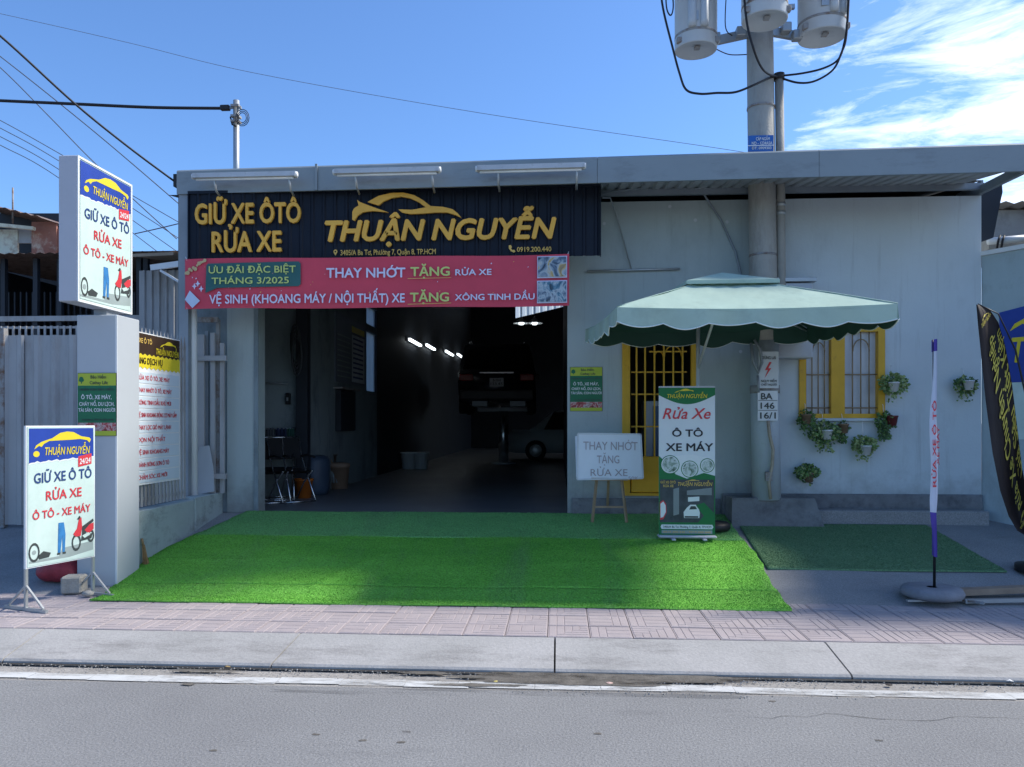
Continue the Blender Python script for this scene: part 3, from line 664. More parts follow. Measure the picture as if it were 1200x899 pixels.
# door with grille
door = MB(); t = .055
door.box((dx0, YF-.02, dz0), (dx0+.09, YF+.05, dz1)).box((dx1-.06, YF-.02, dz0), (dx1, YF+.05, dz1)).box((dx0+.09, YF-.02, dz1-.06), (dx1-.06, YF+.05, dz1)).box((dx0+.09, YF-.018, dz0), (dx1-.06, YF+.04, dz0+.03))
do = door.build('door', M_yellow, bld, world=True)
pzt = Z(770, 535, YF)
MB().cbox((dx0+.10, YF-.006, dz0+.035), (dx1-.07, YF+.03, pzt), .01).build('lower_panel', M_yellow, do, world=True)
bxs = [X(p, YF) for p in (746, 756, 767, 778, 789, 800)]
for i, b in enumerate(bxs): MB().box((b-.009, YF+.0, pzt), (b+.009, YF+.018, dz1-.06)).build('bar', M_yellow, do, world=True)
for zz, (i0, i1) in ((Z(770, 436, YF), (0, 5)), (Z(770, 462, YF), (0, 2)), (Z(770, 500, YF), (0, 2)), (Z(770, 412, YF), (2, 5))):
    MB().box((bxs[i0]-.06, YF+.019, zz-.008), (bxs[i1]+.05, YF+.03, zz+.008)).build('rail', M_yellow, do, world=True)
for c, r in ((2.5, .5), (4, 1)):
    cx = (bxs[int(c)]+bxs[min(5, int(c+.5))])/2; rr = (bxs[1]-bxs[0])*r*1.0
    MB().tube([(cx+rr*math.cos(a*PI/10), YF+.03, Z(770, 418, YF)+rr*1.3*math.sin(a*PI/10)) for a in range(11)], .008, 6).build('arch_bar', M_yellow, do, world=True)
# window
win = MB(); fwd = .075
for a, b in (((wx0, YF-.03, wz0), (wx0+fwd, YF+.06, wz1)), ((wx1-fwd, YF-.03, wz0), (wx1, YF+.06, wz1)), ((wx0+fwd, YF-.028, wz0), (wx1-fwd, YF+.06, wz0+.05)), ((wx0+fwd, YF-.028, wz1-.05), (wx1-fwd, YF+.06, wz1))): win.box(a, b)
wo = win.build('window', M_yellow, bld, world=True)
wm_ = X(981, YF)
MB().box((wm_-.075, YF-.032, wz0+.05), (wm_+.075, YF+.05, wz1-.05)).build('mullion', M_yellow, wo, world=True)
MB().cbox((wx0-.03, YF-.05, wz0-.035), (wx1+.03, YF-.002, wz0-.002), .004).build('sill', M_wall, wo, world=True)
for a, b in ((wx0+fwd, wm_-.075), (wm_+.075, wx1-fwd)):
    MB().box((a, YF+.055, wz0+.05), (b, YF+.065, wz1-.05)).build('pane', M_curtain, wo, world=True)
    MB().box((a, YF+.03, wz0+.05), (a+.022, YF+.05, wz1-.05)).build('sash', M_steel, wo, world=True)
    for i in range(1, 4):
        q = a+(b-a)*i/4+.01; MB().tube([(q, YF+.02, wz0+.05), (q, YF+.02, wz1-.05)], .0075, 6).build('bar', M_bronze, wo, world=True)
    for zz in (Z(985, 439, YF), Z(985, 478, YF)): MB().tube([(a, YF+.01, zz), (b, YF+.01, zz)], .0075, 6).build('rail', M_bronze, wo, world=True)
    cx = (a+b)/2+.01; rr = (b-a)/4
    MB().tube([(cx+rr*math.cos(i*PI/10), YF+.01, Z(985, 412, YF)+rr*1.5*math.sin(i*PI/10)) for i in range(11)], .0075, 6).build('arch_bar', M_bronze, wo, world=True)
# thin conduit rail and drop wire on the wall, loop of cable above
MB().tube([at(688, 318, YF-.03), at(797, 315, YF-.03)], .014, 8).build('conduit_rail', M_galv, bld, world=True)
MB().tube([at(706, 232, 8.6), at(715, 232, 8.8), at(722, 250, YF-.03), at(740, 316, YF-.03)], .008, 6).build('drop_wire', M_galv, bld, world=True)
MB().tube([at(705, 226, 8.8), at(760, 220, 8.9), at(800, 219, 8.92), at(825, 228, 8.95), at(845, 258, YF-.02), at(862, 295, YF-.02), at(869, 325, YF-.02), at(872, 360, YF-.02)], .011, 6).build('wall_cable', M_steel, bld, world=True)
for px, py in ((785, 242), (815, 258), (708, 262), (852, 260), (1055, 560), (868, 412), (815, 470)):
    p = at(px, py, YF-.006); MB().disc(p.x, p.z, .02, YF-.003, .002, 9).build('filler_patch', mat('filler', (.55, .58, .60), .9), bld, world=True)
# cabinet mounted behind the umbrella
cb = thing('meter_cabinet', 'pale metal cabinet on the wall behind the umbrella top beside the pole', 'cabinet', at(928, 400, YF))
mcb = MB().cbox((X(903, 8.8), 8.72, Z(928, 420, 8.8)), (X(950, 8.8), YF-.002, Z(928, 333, 8.8)), .01); mcb.build('cabinet_body', mat('cabinet_grey', (.50, .53, .56), .5, var=.06), cb, world=True)
MB().cbox((X(899, 8.8), 8.69, Z(928, 332, 8.8)), (X(954, 8.8), YF-.004, Z(928, 327, 8.8)), .004).build('rain_hood', M_galv, cb, world=True)
MB().box((X(905, 8.8), 8.712, Z(928, 418, 8.8)), (X(948, 8.8), 8.718, Z(928, 335, 8.8))).build('cabinet_door', mat('cabinet_grey2', (.44, .47, .50), .5, var=.06), cb, world=True)
# office furniture glimpsed through the door grille
oc = thing('storage_locker', 'white locker seen behind the door grille', 'locker', (X(765, 9.5), 9.5, FLOOR))
MB().cbox((-.10, 0, 0), (.42, .4, Z(768, 470, 9.5)-FLOOR), .01).build('locker_body', mat('locker_white', (.62, .66, .70), .4, var=.05), oc)
MB().box((.0, -.012, .06), (.3, -.002, Z(768, 476, 9.5)-FLOOR)).build('locker_door', mat('locker_blue', (.10, .18, .33), .4), oc)
# ================================================================== SIGNS ON THE SHOP FRONT
M_navy = mat('navy_sheet', (.0075, .0115, .022), .5, var=.25, scale=2, spec=.22)
M_gold = mat('gold_letter', (.80, .43, .06), .45, var=.16, scale=2.0)
M_goldp = mat('gold_print', (.72, .48, .12), .6)
YS = 8.42
sgx0, sgx1 = X(222, YS), X(703, YS); sgz0, sgz1 = Z(460, 303, YS), Z(460, 221.5, YS)
fs_ = thing('fascia_sign', 'long black corrugated signboard with raised gold lettering above the garage bay', 'signboard', (sgx0, YS, sgz0))
def LX_(px, Y=YS): return X(px, Y)-sgx0
def LZ_(px, py, Y=YS): return Z(px, py, Y)-sgz0
W_ = sgx1-sgx0; H_ = sgz1-sgz0; npan = 5
for i in range(npan):
    corr(W_*i/npan+.001, W_*(i+1)/npan-.001, .0, H_-.02, .0, .128, .016, flat=.62).build('corrugated_panel', M_navy, fs_)
fr = MB(); fr.box((-.01, -.022, H_-.02), (W_+.01, .05, H_+.012)); fr.build('frame', M_navy, fs_)
MB().box((-.012, -.022, -.0), (-.0015, .05, H_-.021)).build('frame', M_navy, fs_)
MB().box((W_+.0015, -.022, .0), (W_+.012, .05, H_-.021)).build('frame', M_navy, fs_)
MB().box((.05, .052, .05), (W_-.05, .075, H_-.06)).build('backing_board', M_steel, fs_)
def ftext(root, s, p0, p1, pyb, pyc, m, Y, y=-.05, depth=.03, bold=.03, shear=0, each=False, slope=0.0, name='lettering', pm=None):
    """front-facing lettering given by pixel extents on the plane Y"""
    pm = pm or (p0+p1)/2; o = root.location
    a = X(p0, Y)-o.x; b = X(p1, Y)-o.x; zb = Z(pm, pyb, Y)-o.z; zc = Z(pm, pyc, Y)-o.z
    text(root, s, a, b, zb, zc-zb, m, y=y, depth=depth, bold=bold, shear=shear, each=each, slope=slope, name=name)
ftext(fs_, 'GIỮ XE ÔTÔ', 231, 353.5, 262.5, 240, M_gold, YS, depth=.032, bold=.04, each=True)
ftext(fs_, 'RỬA XE', 250.7, 331, 295.7, 273, M_gold, YS, depth=.032, bold=.04, each=True)
ftext(fs_, 'THUẬN NGUYỄN', 383, 651, 281.6, 259, M_gold, YS, depth=.032, bold=.055, shear=.22, each=True)
ftext(fs_, '3405/A Ba Tơ, Phường 7, Quận 8, TP.HCM', 399.8, 511, 299, 293, M_goldp, YS, y=-.024, depth=.005, bold=.02)
ftext(fs_, '0919.200.440', 606, 646, 295.4, 290, M_goldp, YS, y=-.024, depth=.005, bold=.02)
def zpts(L, Y, root, ox, oy, sc):
    return [(X(ox+x/sc, Y)-root.location.x, Z(ox+x/sc, oy+y/sc, Y)-root.location.z) for x, y in L]
fen = [(165, 65), (180, 76), (215, 90), (265, 108), (315, 125), (240, 118), (195, 124), (168, 140), (152, 166), (141, 160), (142, 122), (150, 106), (172, 92)]
roofc = [(215, 75), (268, 46), (328, 32), (388, 30), (440, 42), (482, 66), (520, 95), (580, 99), (625, 110), (650, 130), (668, 152), (640, 138), (600, 126), (540, 126), (480, 131), (420, 133), (382, 126), (364, 111), (430, 113), (496, 101), (462, 76), (420, 57), (378, 49), (330, 56), (292, 72), (268, 92)]
MB().plate(zpts(fen, YS, fs_, 380, 220, 4.138), -.05, .03).build('car_outline', M_gold, fs_)
MB().plate(zpts(roofc, YS, fs_, 380, 220, 4.138), -.05, .03).build('car_outline', M_gold, fs_)
# map pin and telephone handset
c = zpts([(57, 312)], YS, fs_, 380, 220, 4.138)[0]
pin = MB()
for i in range(16):
    a0, a1 = 2*PI*i/16, 2*PI*(i+1)/16
    pin.plate([(c[0]+.022*math.cos(a0), c[1]+.022*math.sin(a0)), (c[0]+.022*math.cos(a1), c[1]+.022*math.sin(a1)), (c[0]+.010*math.cos(a1), c[1]+.010*math.sin(a1)), (c[0]+.010*math.cos(a0), c[1]+.010*math.sin(a0))], -.024)
pin.plate([(c[0]-.02, c[1]-.012), (c[0]+.02, c[1]-.012), (c[0], c[1]-.045)], -.0235); pin.build('pin_icon', M_goldp, fs_)
MB().plate(zpts([(895, 283), (905, 280), (911, 291), (906, 296), (913, 305), (921, 303), (928, 312), (920, 317), (905, 310), (896, 297)], YS, fs_, 380, 220, 4.138), -.024).build('handset_icon', M_goldp, fs_)
# ---- red promotion banner
YN = 8.33
M_red = mat('banner_red', (.62, .06, .10), .55, var=.10, scale=1.5)
bx0, bx1 = X(217, YN), X(667, YN); bz0, bz1 = Z(442, 360.5, YN), Z(442, 301, YN)
pb = thing('promotion_banner', 'long red cloth promotion banner hung under the black signboard', 'banner', (bx0, YN, bz0))
vs = []; nxb = 60
def bwav(x, z): return -.016*math.sin(x*1.7)-.003*math.sin(x*4.3+z*3)
for j in range(7):
    for i in range(nxb+1):
        x_ = (bx1-bx0)*i/nxb; z_ = (bz1-bz0)*j/6; vs.append((x_, bwav(x_, z_), z_+.006*math.sin(x_*3)*(1 if j in (0, 6) else 0)))
MB().add(vs, [(j*(nxb+1)+i, j*(nxb+1)+i+1, (j+1)*(nxb+1)+i+1, (j+1)*(nxb+1)+i) for j in range(6) for i in range(nxb)], True).build('cloth', M_red, pb)
M_lav = mat('print_lavender', (.66, .68, .86), .6, var=.04); M_lime = mat('print_lime', (.56, .66, .20), .6, var=.05); M_teal = mat('print_teal', (.030, .125, .125), .6, var=.1)
PO = -.030
def P(L): return [(X(a, YN)-bx0, Z(a, b, YN)-bz0) for a, b in L]
MB().plate(P([(245, 309.5), (351, 307), (353.5, 309.5), (353.5, 333.5), (351, 336), (256, 338), (242, 344), (243, 312)]), -.018).build('speech_bubble', M_teal, pb)
kw = dict(Y=YN, depth=0)
ftext(pb, 'ƯU ĐÃI ĐẶC BIỆT', 246.6, 348, 320.6, 313, M_lime, y=PO, bold=.025, **kw)
ftext(pb, 'THÁNG 3/2025', 250, 340, 333.2, 326, M_lime, y=PO, bold=.025, **kw)
ftext(pb, 'VỆ SINH (KHOANG MÁY / NỘI THẤT) XE', 247.4, 474.4, 355.5, 345.5, M_lav, y=PO, bold=.03, **kw)
ftext(pb, 'TẶNG', 481, 526, 353.5, 343.5, M_lime, y=PO, bold=.04, **kw)
ftext(pb, 'XÔNG TINH DẦU', 533.6, 626.4, 351.8, 345, M_lav, y=PO, bold=.03, **kw)
ftext(pb, 'THAY NHỚT', 384, 475, 325.6, 314.8, M_lav, y=PO, bold=.035, **kw)
ftext(pb, 'TẶNG', 481.6, 527, 323.5, 313.5, M_lime, y=PO, bold=.04, **kw)
ftext(pb, 'RỬA XE', 534, 576, 322.8, 316, M_lav, y=PO, bold=.03, **kw)
MB().plate(P([(478, 326.5), (529, 325.5), (529, 326), (478, 327.2)]), PO).build('underline', M_goldp, pb)
MB().plate(P([(478, 356.5), (529, 355), (529, 355.6), (478, 357.2)]), PO).build('underline', M_goldp, pb)
M_ph1 = vmat('engine_photo', [(.02, .03, .04), (.10, .16, .24), (.40, .46, .50), (.50, .34, .10), (.06, .10, .16)], 8)
M_ph2 = vmat('engine_photo_b', [(.03, .05, .07), (.06, .18, .27), (.44, .50, .54), (.10, .15, .22), (.03, .04, .05)], 9)
for (a, b, c_, d), mm in (((629.6, 664.5, 300.6, 326), M_ph1), ((629.4, 664.5, 329, 355.3), M_ph2)):
    q = MB().use(M_lav).plate(P([(a, c_+.6), (b, c_), (b, d), (a, d+.6)]), -.019); q.use(mm).plate(P([(a+1, c_+1.8), (b-1, c_+1.2), (b-1, d-1.2), (a+1, d-.8)]), PO); q.build('engine_picture', None, pb)
MB().plate(P([(223.5, 341), (235.5, 353), (226.5, 361.5), (217.5, 351.5)]), -.018).build('gift_card', mat('print_card', (.55, .66, .85), .6), pb)
conf = MB().use(M_lav)
for i in range(26):
    a, b = random.uniform(225, 625), random.uniform(306, 356); s_ = random.uniform(.5, 1.3)
    conf.use(random.choice((M_lav, M_goldp, mat('print_pink', (.65, .25, .30), .6)))).plate(P([(a, b), (a+s_, b-s_), (a+s_*1.5, b-s_*.4), (a+s_*.6, b+s_*.6)]), -.0185)
for a, b in ((233, 333), (237, 339), (229, 336)): conf.use(M_lav).plate(P([(a, b-4), (a+1, b-1), (a+3, b), (a+1, b+1), (a, b+4), (a-1, b+1), (a-3, b), (a-1, b-1)]), -.0185)
conf.build('confetti', None, pb)
fl = MB().use(mat('print_blossom', (.55, .42, .22), .6))
for i in range(11):
    a, b = 219+i*2.2, 322-i*1.7+random.uniform(-3, 3); p = P([(a, b)])[0]; fl.disc(p[0], p[1], random.uniform(.012, .025), -.0187+i*.0002, 0, 9)
fl.build('blossom_print', None, pb)
for a, b in ((219, 305), (219, 361.5), (665, 299), (665, 356)):
    MB().tube([at(a, b, YN-.004), at(a+random.uniform(-2, 2), b-4, YS-.03)], .004, 5).build('tie_cord', M_white, pb, world=True)
for ch in [o_ for o_ in COL.objects if o_.parent == pb and o_.name.split('.')[0] not in ('cloth', 'tie_cord')]:
    for v in ch.data.vertices: v.co.y += bwav(v.co.x, v.co.z)
# ---- batten lamps above the signboard
def batten(pa, pb_, pya, pyb, label):
    yl = yf(xf((pa+pb_)/2))-.17; A = at(pa, pya, yl+.05); B = at(pb_, pyb, yl-.04); c_ = (A+B)/2
    r = thing('batten_lamp', label, 'lamp', (c_.x, yl+.17, c_.z), group='batten lamps above the signboard')
    MB().add([(q.x, q.y+dy, q.z+dz) for q in (A, B) for dy, dz in ((-.045, -.03), (.045, -.03), (.03, .025), (-.03, .025))], [(0, 1, 5, 4), (1, 2, 6, 5), (2, 3, 7, 6), (3, 0, 4, 7), (0, 3, 2, 1), (4, 5, 6, 7)]).build('housing', mat('lamp_housing', (.50, .51, .51), .5, var=.12, spots=(.34, .33, .31), spot_amt=.4, spot_scale=9), r, world=True)
    MB().tube([A+Vector((.03, 0, -.04)), B+Vector((-.03, 0, -.04))], .013, 8).build('tube', mat('tube_glass', (.8, .82, .82), .2), r, world=True)
    for k_ in (.2, .93):
        p = A.lerp(B, k_); MB().tube([p+Vector((0, 0, -.03)), p+Vector((0, .06, -.15)), Vector((p.x, yf(p.x)+.012, p.z-.19))], .012, 6).build('bracket', M_galv, r, world=True)
    for e in (A, B): MB().lathe([(.0, 0), (.03, 0), (.03, .03), (0, .03)], (e.x-.015, e.y, e.z-.004), 10, axis='x').build('end_cap', M_white, r, world=True)
batten(227, 347, 206.5, 204, 'leftmost white batten lamp on the roof edge, over the word GIỮ XE')
batten(392, 515, 201.5, 198.5, 'middle white batten lamp on the roof edge, over the gold car outline')
batten(559, 685, 197.5, 194, 'rightmost white batten lamp on the roof edge, at the right end of the sign')
# ================================================================== ARTWORK SHARED BY TWO SIGNS
M_pblue = mat('print_blue', (.018, .055, .33), .5, var=.15, scale=3); M_pyel = mat('print_yellow', (.72, .58, .03), .5, var=.05); M_pmint = mat('print_mint', (.55, .68, .63), .5, var=.13, scale=3.5)
M_pnavy = mat('print_navy', (.025, .06, .20), .5, var=.05); M_pred = mat('print_red', (.62, .045, .06), .5, var=.05); M_pgrey = mat('print_grey', (.30, .36, .35), .6); M_pdk = mat('print_dark', (.05, .06, .06), .5); M_pjean = mat('print_jean', (.04, .20, .46), .5, var=.3, scale=12)
carA = [(0, 0), (.03, .22), (.12, .42), (.30, .62), (.44, .92), (.56, 1), (.68, .96), (.82, .70), (.97, .62), (1, .50), (.97, .30), (.93, .46), (.80, .54), (.60, .50), (.40, .48), (.25, .46), (.16, .30), (.12, .12), (.08, .2)]
def car_swoosh(mb, x0, x1, z0, z1, y):
    mb.plate([(x0+u*(x1-x0), z0+v*(z1-z0)) for u, v in carA], y)
def giu_art(root, W, H, y=-.004):
    g = lambda u, v: (u*W, (1-v)*H)
    MB().rect(.012, W-.012, .012, H-.012, y).build('print_ground', M_pmint, root)
    q = [g(.012/W, .25)]
    for i in range(25):
        u = .015+.97*i/24; q.append(g(u, .255-.035*i/24+random.uniform(-.009, .009)))
    q += [g(1-.012/W, .012/H), g(.012/W, .012/H)]
    b = MB().use(M_white).plate([(a, c_-.012 if 0 < i < len(q)-2 else c_) for i, (a, c_) in enumerate(q)], y-.001); b.use(M_pblue).plate(q, y-.002); b.build('print_header', None, root)
    m = MB().use(M_pyel); x0, z0 = g(.09, .215); x1, z1 = g(.94, .035)
    car_swoosh(m, x0, x1, z0+.30*(z1-z0), z1, y-.0035)
    m.use(M_pblue).plate([(x0+u*(x1-x0), z0+v*(z1-z0)) for u, v in ((.45, .80), (.54, .90), (.66, .86), (.74, .76), (.60, .72))], y-.003)
    m.use(M_pyel).disc(x0+.03*W, z0+.02*H, .045*W, y-.0035, 0, 12, rz=.022*H); m.build('car_logo', None, root)
    text(root, 'THUẬN NGUYỄN', .24*W, .92*W, (1-.205)*H, .055*H, M_pyel, y=y-.004, bold=.02, shear=.2)
    t0 = MB().plate([g(.74, .225), g(.95, .205), g(.95, .285), g(.74, .305)], y-.003).build('red_tag', M_pred, root)
    text(root, '24/24', .76*W, .93*W, (1-.285)*H, .04*H, M_white, y=y-.003, bold=.03, slope=.1, shear=.1)
    text(root, 'GIỮ XE Ô TÔ', .09*W, .95*W, (1-.405)*H, .07*H, M_pnavy, y=y-.003, bold=.03, slope=.03)
    text(root, 'RỬA XE', .26*W, .79*W, (1-.535)*H, .065*H, M_pred, y=y-.003, bold=.03, slope=.03)
    text(root, 'Ô TÔ - XE MÁY', .07*W, .93*W, (1-.665)*H, .055*H, M_pred, y=y-.003, bold=.03, slope=.03)
    p = MB()
    p.use(M_pgrey).plate([g(.02, .96), g(.45, .955), g(.5, .90), g(.98, .88), g(.98, .95), g(.60, .975), g(.02, .975)], y-.0008)
    def ring(cx, cz, r, wd, yy, m, kx=.6):
        p.use(m)
        for i in range(14):
            a0, a1 = 2*PI*i/14, 2*PI*(i+1)/14
            p.plate([(cx+kx*r*math.cos(a0), cz+r*math.sin(a0)), (cx+kx*r*math.cos(a1), cz+r*math.sin(a1)), (cx+kx*(r-wd)*math.cos(a1), cz+(r-wd)*math.sin(a1)), (cx+kx*(r-wd)*math.cos(a0), cz+(r-wd)*math.sin(a0))], yy)
    a, c_ = g(.09, .90); ring(a, c_, .07*H, .018*H, y-.0025, M_pdk); p.use(M_pgrey).disc(a, c_, .03*W, y-.0015, 0, 12)
    p.use(M_pdk).plate([g(.14, .93), g(.22, .90), g(.33, .92), g(.30, .95), g(.16, .955)], y-.0025)
    p.use(M_pjean).plate([g(.44, .71), g(.52, .71), g(.545, .80), g(.535, .93), g(.50, .93), g(.495, .80), g(.47, .93), g(.43, .93), g(.435, .80)], y-.0025)
    p.use(M_pdk).plate([g(.42, .93), g(.47, .93), g(.465, .945), g(.42, .945)], y-.0026).plate([g(.50, .93), g(.55, .93), g(.55, .945), g(.50, .945)], y-.0026)
    a, c_ = g(.71, .875); ring(a, c_, .065*H, .02*H, y-.0025, M_pdk)
    a, c_ = g(.94, .84); ring(a, c_, .05*H, .02*H, y-.0025, M_pdk)
    p.use(M_pred).plate([g(.66, .81), g(.72, .77), g(.75, .70), g(.79, .69), g(.80, .76), g(.78, .83), g(.70, .83)], y-.003).plate([g(.84, .79), g(.92, .75), g(.985, .74), g(.985, .79), g(.90, .82)], y-.003)
    p.use(M_pdk).plate([g(.80, .76), g(.87, .74), g(.975, .71), g(.985, .73), g(.88, .77), g(.86, .83), g(.97, .82), g(.95, .86), g(.78, .87), g(.80, .82)], y-.0028).plate([g(.72, .70), g(.76, .675), g(.78, .69), g(.75, .705)], y-.003)
    p.use(M_pmint).plate([g(.80, .83), g(.90, .81), g(.93, .83), g(.84, .85)], y-.0031)
    p.build('printed_scene', None, root)
# ---- pylon sign: pillar with a cantilevered light box facing along the street
M_pillar = mat('pillar_cladding', (.44, .47, .50), .5, var=.05, scale=1.5, spots=(.38, .41, .43), spot_amt=.33, spot_scale=2)
M_alu = mat('box_alu', (.46, .47, .52), .45, metal=.0, var=.05)
pY = 6.70; pxa, pxb = X(90, pY), X(137, pY); pw = pxb-pxa; pzt_ = Z(113, 369, pY)
py_ = thing('pylon_sign', 'tall grey pillar sign with a white light box on top beside the turf', 'pylon sign', ((pxa+pxb)/2, pY+pw/2, gz(pY)))
MB().cbox((pxa, pY, gz(pY)-.03), (pxb, pY+pw, pzt_), .006).build('pillar', M_pillar, py_, world=True)
MB().box((pxb-.014, pY+.004, gz(pY)), (pxb+.002, pY-.0015, pzt_-.01)).build('edge_trim', M_white, py_, world=True)
bxc = (pxa+pxb)/2; bY0 = 6.29*1.0; bw_ = .83; bh0, bh1 = Z(90, 353, bY0), Z(90, 181.7, bY0)
cx0, cx1 = X(68.5, bY0), X(90, bY0)
MB().cbox((cx0, bY0, bh0), (cx1, bY0+bw_, bh1), .006).build('light_box', M_alu, py_, world=True)
fr = MB(); tt = .018
for a, b in (((cx1, bY0, bh0), (cx1+.012, bY0+tt, bh1)), ((cx1, bY0+bw_-tt, bh0), (cx1+.012, bY0+bw_, bh1)), ((cx1, bY0+tt, bh0), (cx1+.012, bY0+bw_-tt, bh0+tt)), ((cx1, bY0+tt, bh1-tt), (cx1+.012, bY0+bw_-tt, bh1))): fr.box(a, b)
fr.build('face_frame', M_white, py_, world=True)
MB().box((bxc-.06, pY+.05, pzt_-.02), (bxc+.06, pY+.25, bh0+.01)).build('stem', M_steel, py_, world=True)
art = bpy.data.objects.new('printed_face', None); COL.objects.link(art); art.empty_display_size = .05
pr = MB().rect(.0, bw_-2*tt, 0, bh1-bh0-2*tt, 0, .004).build('printed_face', M_pmint, py_)
pr.matrix_basis = wm(py_).inverted() @ (Matrix.Translation((cx1+.006, bY0+tt, bh0+tt)) @ Matrix.Rotation(PI/2, 4, 'Z'))
bpy.data.objects.remove(art)
giu_art(pr, bw_-2*tt, bh1-bh0-2*tt)
# ---- floor-standing frame sign by the pillar
A = on(29, 716, PAVE); B = on(110, 697, PAVE); dirv = (B-A); Wb = dirv.length; ang = math.atan2(dirv.y, dirv.x)
fsn = thing('floor_sign', 'framed poster sign on splayed steel feet in front of the pillar', 'standing sign', A, ang)
z0_, z1_ = HC-(667-HOR)/F*camo.matrix_basis.to_3x3().col[2].dot(-(A-camo.location))*1, 0
dA = (A.x*-math.sin(YAW)+A.y*math.cos(YAW)); z0_ = HC-(667-HOR)/F*dA-PAVE; z1_ = HC-(499-HOR)/F*dA-PAVE
fm = MB(); 
for a, b in (((0, -.012, z0_), (.02, .012, z1_)), ((Wb-.02, -.012, z0_), (Wb, .012, z1_)), ((.02, -.012, z0_), (Wb-.02, .012, z0_+.02)), ((.02, -.012, z1_-.02), (Wb-.02, .012, z1_))): fm.box(a, b)
fm.build('frame', M_white, fsn)
pn = MB().rect(.01, Wb-.01, z0_+.01, z1_-.01, -.014, .006).build('printed_panel', M_pmint, fsn)
pa = MB().rect(0, Wb-.02, 0, z1_-z0_-.02, 0, .002).build('poster', M_pmint, fsn); pa.location = (.01, -.017, z0_+.01)
giu_art(pa, Wb-.02, z1_-z0_-.02, y=-.001)
for xx in (.01, Wb-.01):
    MB().bar((xx, 0, z0_), (xx, 0, .02), .022).build('leg', M_galv, fsn)
    MB().bar((xx, -.24, .0135), (xx, .24, .0135), .024, .024).build('foot', M_galv, fsn)
    for sgn in (-1, 1): MB().bar((xx, sgn*.2, .03), (xx, 0, .20), .015).build('brace', M_galv, fsn)
# ---- insurance posters
M_pgreen = mat('poster_green', (.012, .15, .065), .5, var=.1); M_plime = mat('poster_lime', (.42, .50, .04), .5, var=.05)
def poster(label, loc, rz, W, H):
    r = thing('insurance_poster', label, 'poster', loc, rz)
    MB().rect(0, W, 0, H, 0, .006).build('board', M_pdk, r)
    MB().rect(.004, W-.004, .21*H, .80*H, -.002).build('green_field', M_pgreen, r)
    MB().rect(.004, W-.004, .80*H, H-.004, -.002).build('yellow_field', M_plime, r)
    MB().rect(.004, W-.004, .004, .08*H, -.002).build('yellow_field', M_plime, r)
    MB().rect(.004, W-.004, .08*H, .21*H, -.002).build('picture_strip', vmat('car_strip', [(.10, .02, .02), (.42, .05, .05), (.5, .42, .40), (.25, .06, .05)], 22), r)
    tr_ = MB().use(M_pgreen)
    for cx, cz, q in ((.10, .905, .055), (.075, .885, .04), (.13, .885, .04)): tr_.disc(cx*W, cz*H, q*W, -.004-.0002*cx, 0, 12)
    tr_.rect(.09*W, .115*W, .83*H, .88*H, -.004); tr_.build('tree_emblem', None, r)
    text(r, 'Bảo Hiểm', .34*W, .74*W, .91*H, .05*H, M_pdk, y=-.004, bold=.02)
    text(r, 'Cathay Life', .32*W, .78*W, .82*H, .05*H, M_pdk, y=-.004, bold=.02)
    text(r, 'NHẬN BÁN BẢO HIỂM:', .06*W, .94*W, .72*H, .035*H, M_pdk, y=-.004, bold=.02)
    text(r, 'Ô TÔ, XE MÁY,', .10*W, .88*W, .585*H, .062*H, M_white, y=-.004, bold=.03)
    text(r, 'CHÁY NỔ, DU LỊCH,', .05*W, .95*W, .48*H, .055*H, M_white, y=-.004, bold=.03)
    text(r, 'TÀI SẢN, CON NGƯỜI', .03*W, .97*W, .385*H, .052*H, M_white, y=-.004, bold=.03)
    text(r, 'Hotline: 0919.200.440', .12*W, .93*W, .245*H, .028*H, M_pdk, y=-.004, bold=.02)
    return r
a, b = at(91, 511, pY-.008), at(136.5, 437, pY-.008)
poster('green and yellow insurance poster on the front of the grey pillar', a, 0, b.x-a.x, b.z-a.z)
a, b = at(668, 482, YF-.008), at(706, 430, YF-.008)
poster('green and yellow insurance poster on the wall right of the garage bay', a, 0, b.x-a.x, b.z-a.z)
# ================================================================== LEFT SIDE
M_lowwall = mat('low_wall', (.36, .42, .41), .9, var=.12, scale=2, bump=.25, bscale=30, spots=(.22, .245, .23), spot_amt=.44, spot_scale=3.2, streak=.6)
M_rust = mat('rusty_steel', (.30, .30, .30), .7, var=.2, spots=(.16, .08, .04), spot_amt=.46, spot_scale=7)
M_corr = mat('weathered_sheet', (.40, .40, .40), .6, metal=.15, var=.12, scale=1.2, spots=(.26, .23, .21), spot_amt=.44, spot_scale=2.2, streak=5)
wl = gr(160, 646); xw = X(277, 8.95)-.0          # street end of the low wall
xw = (wl.x+gr(277, 608).x)/2
wtop = lambda Y: 1.62-(597-HOR)/F*((wl.x*-math.sin(YAW))+wl.y*math.cos(YAW))
WTOP = at(277, 577, 8.95).z
wlo = thing('low_wall', 'low pale cement wall along the left edge of the turf', 'low wall', (xw, 8, gz(8)))
ymid = 8.28
for y0, y1 in ((pY+pw+.02, ymid-.012), (ymid+.012, YF-.005)):
    MB().cbox((xw-.16, y0, gz(y0)-.1), (xw, y1, WTOP-.06*(YF-y1)/2.3), .008).build('wall_section', M_lowwall, wlo, world=True)
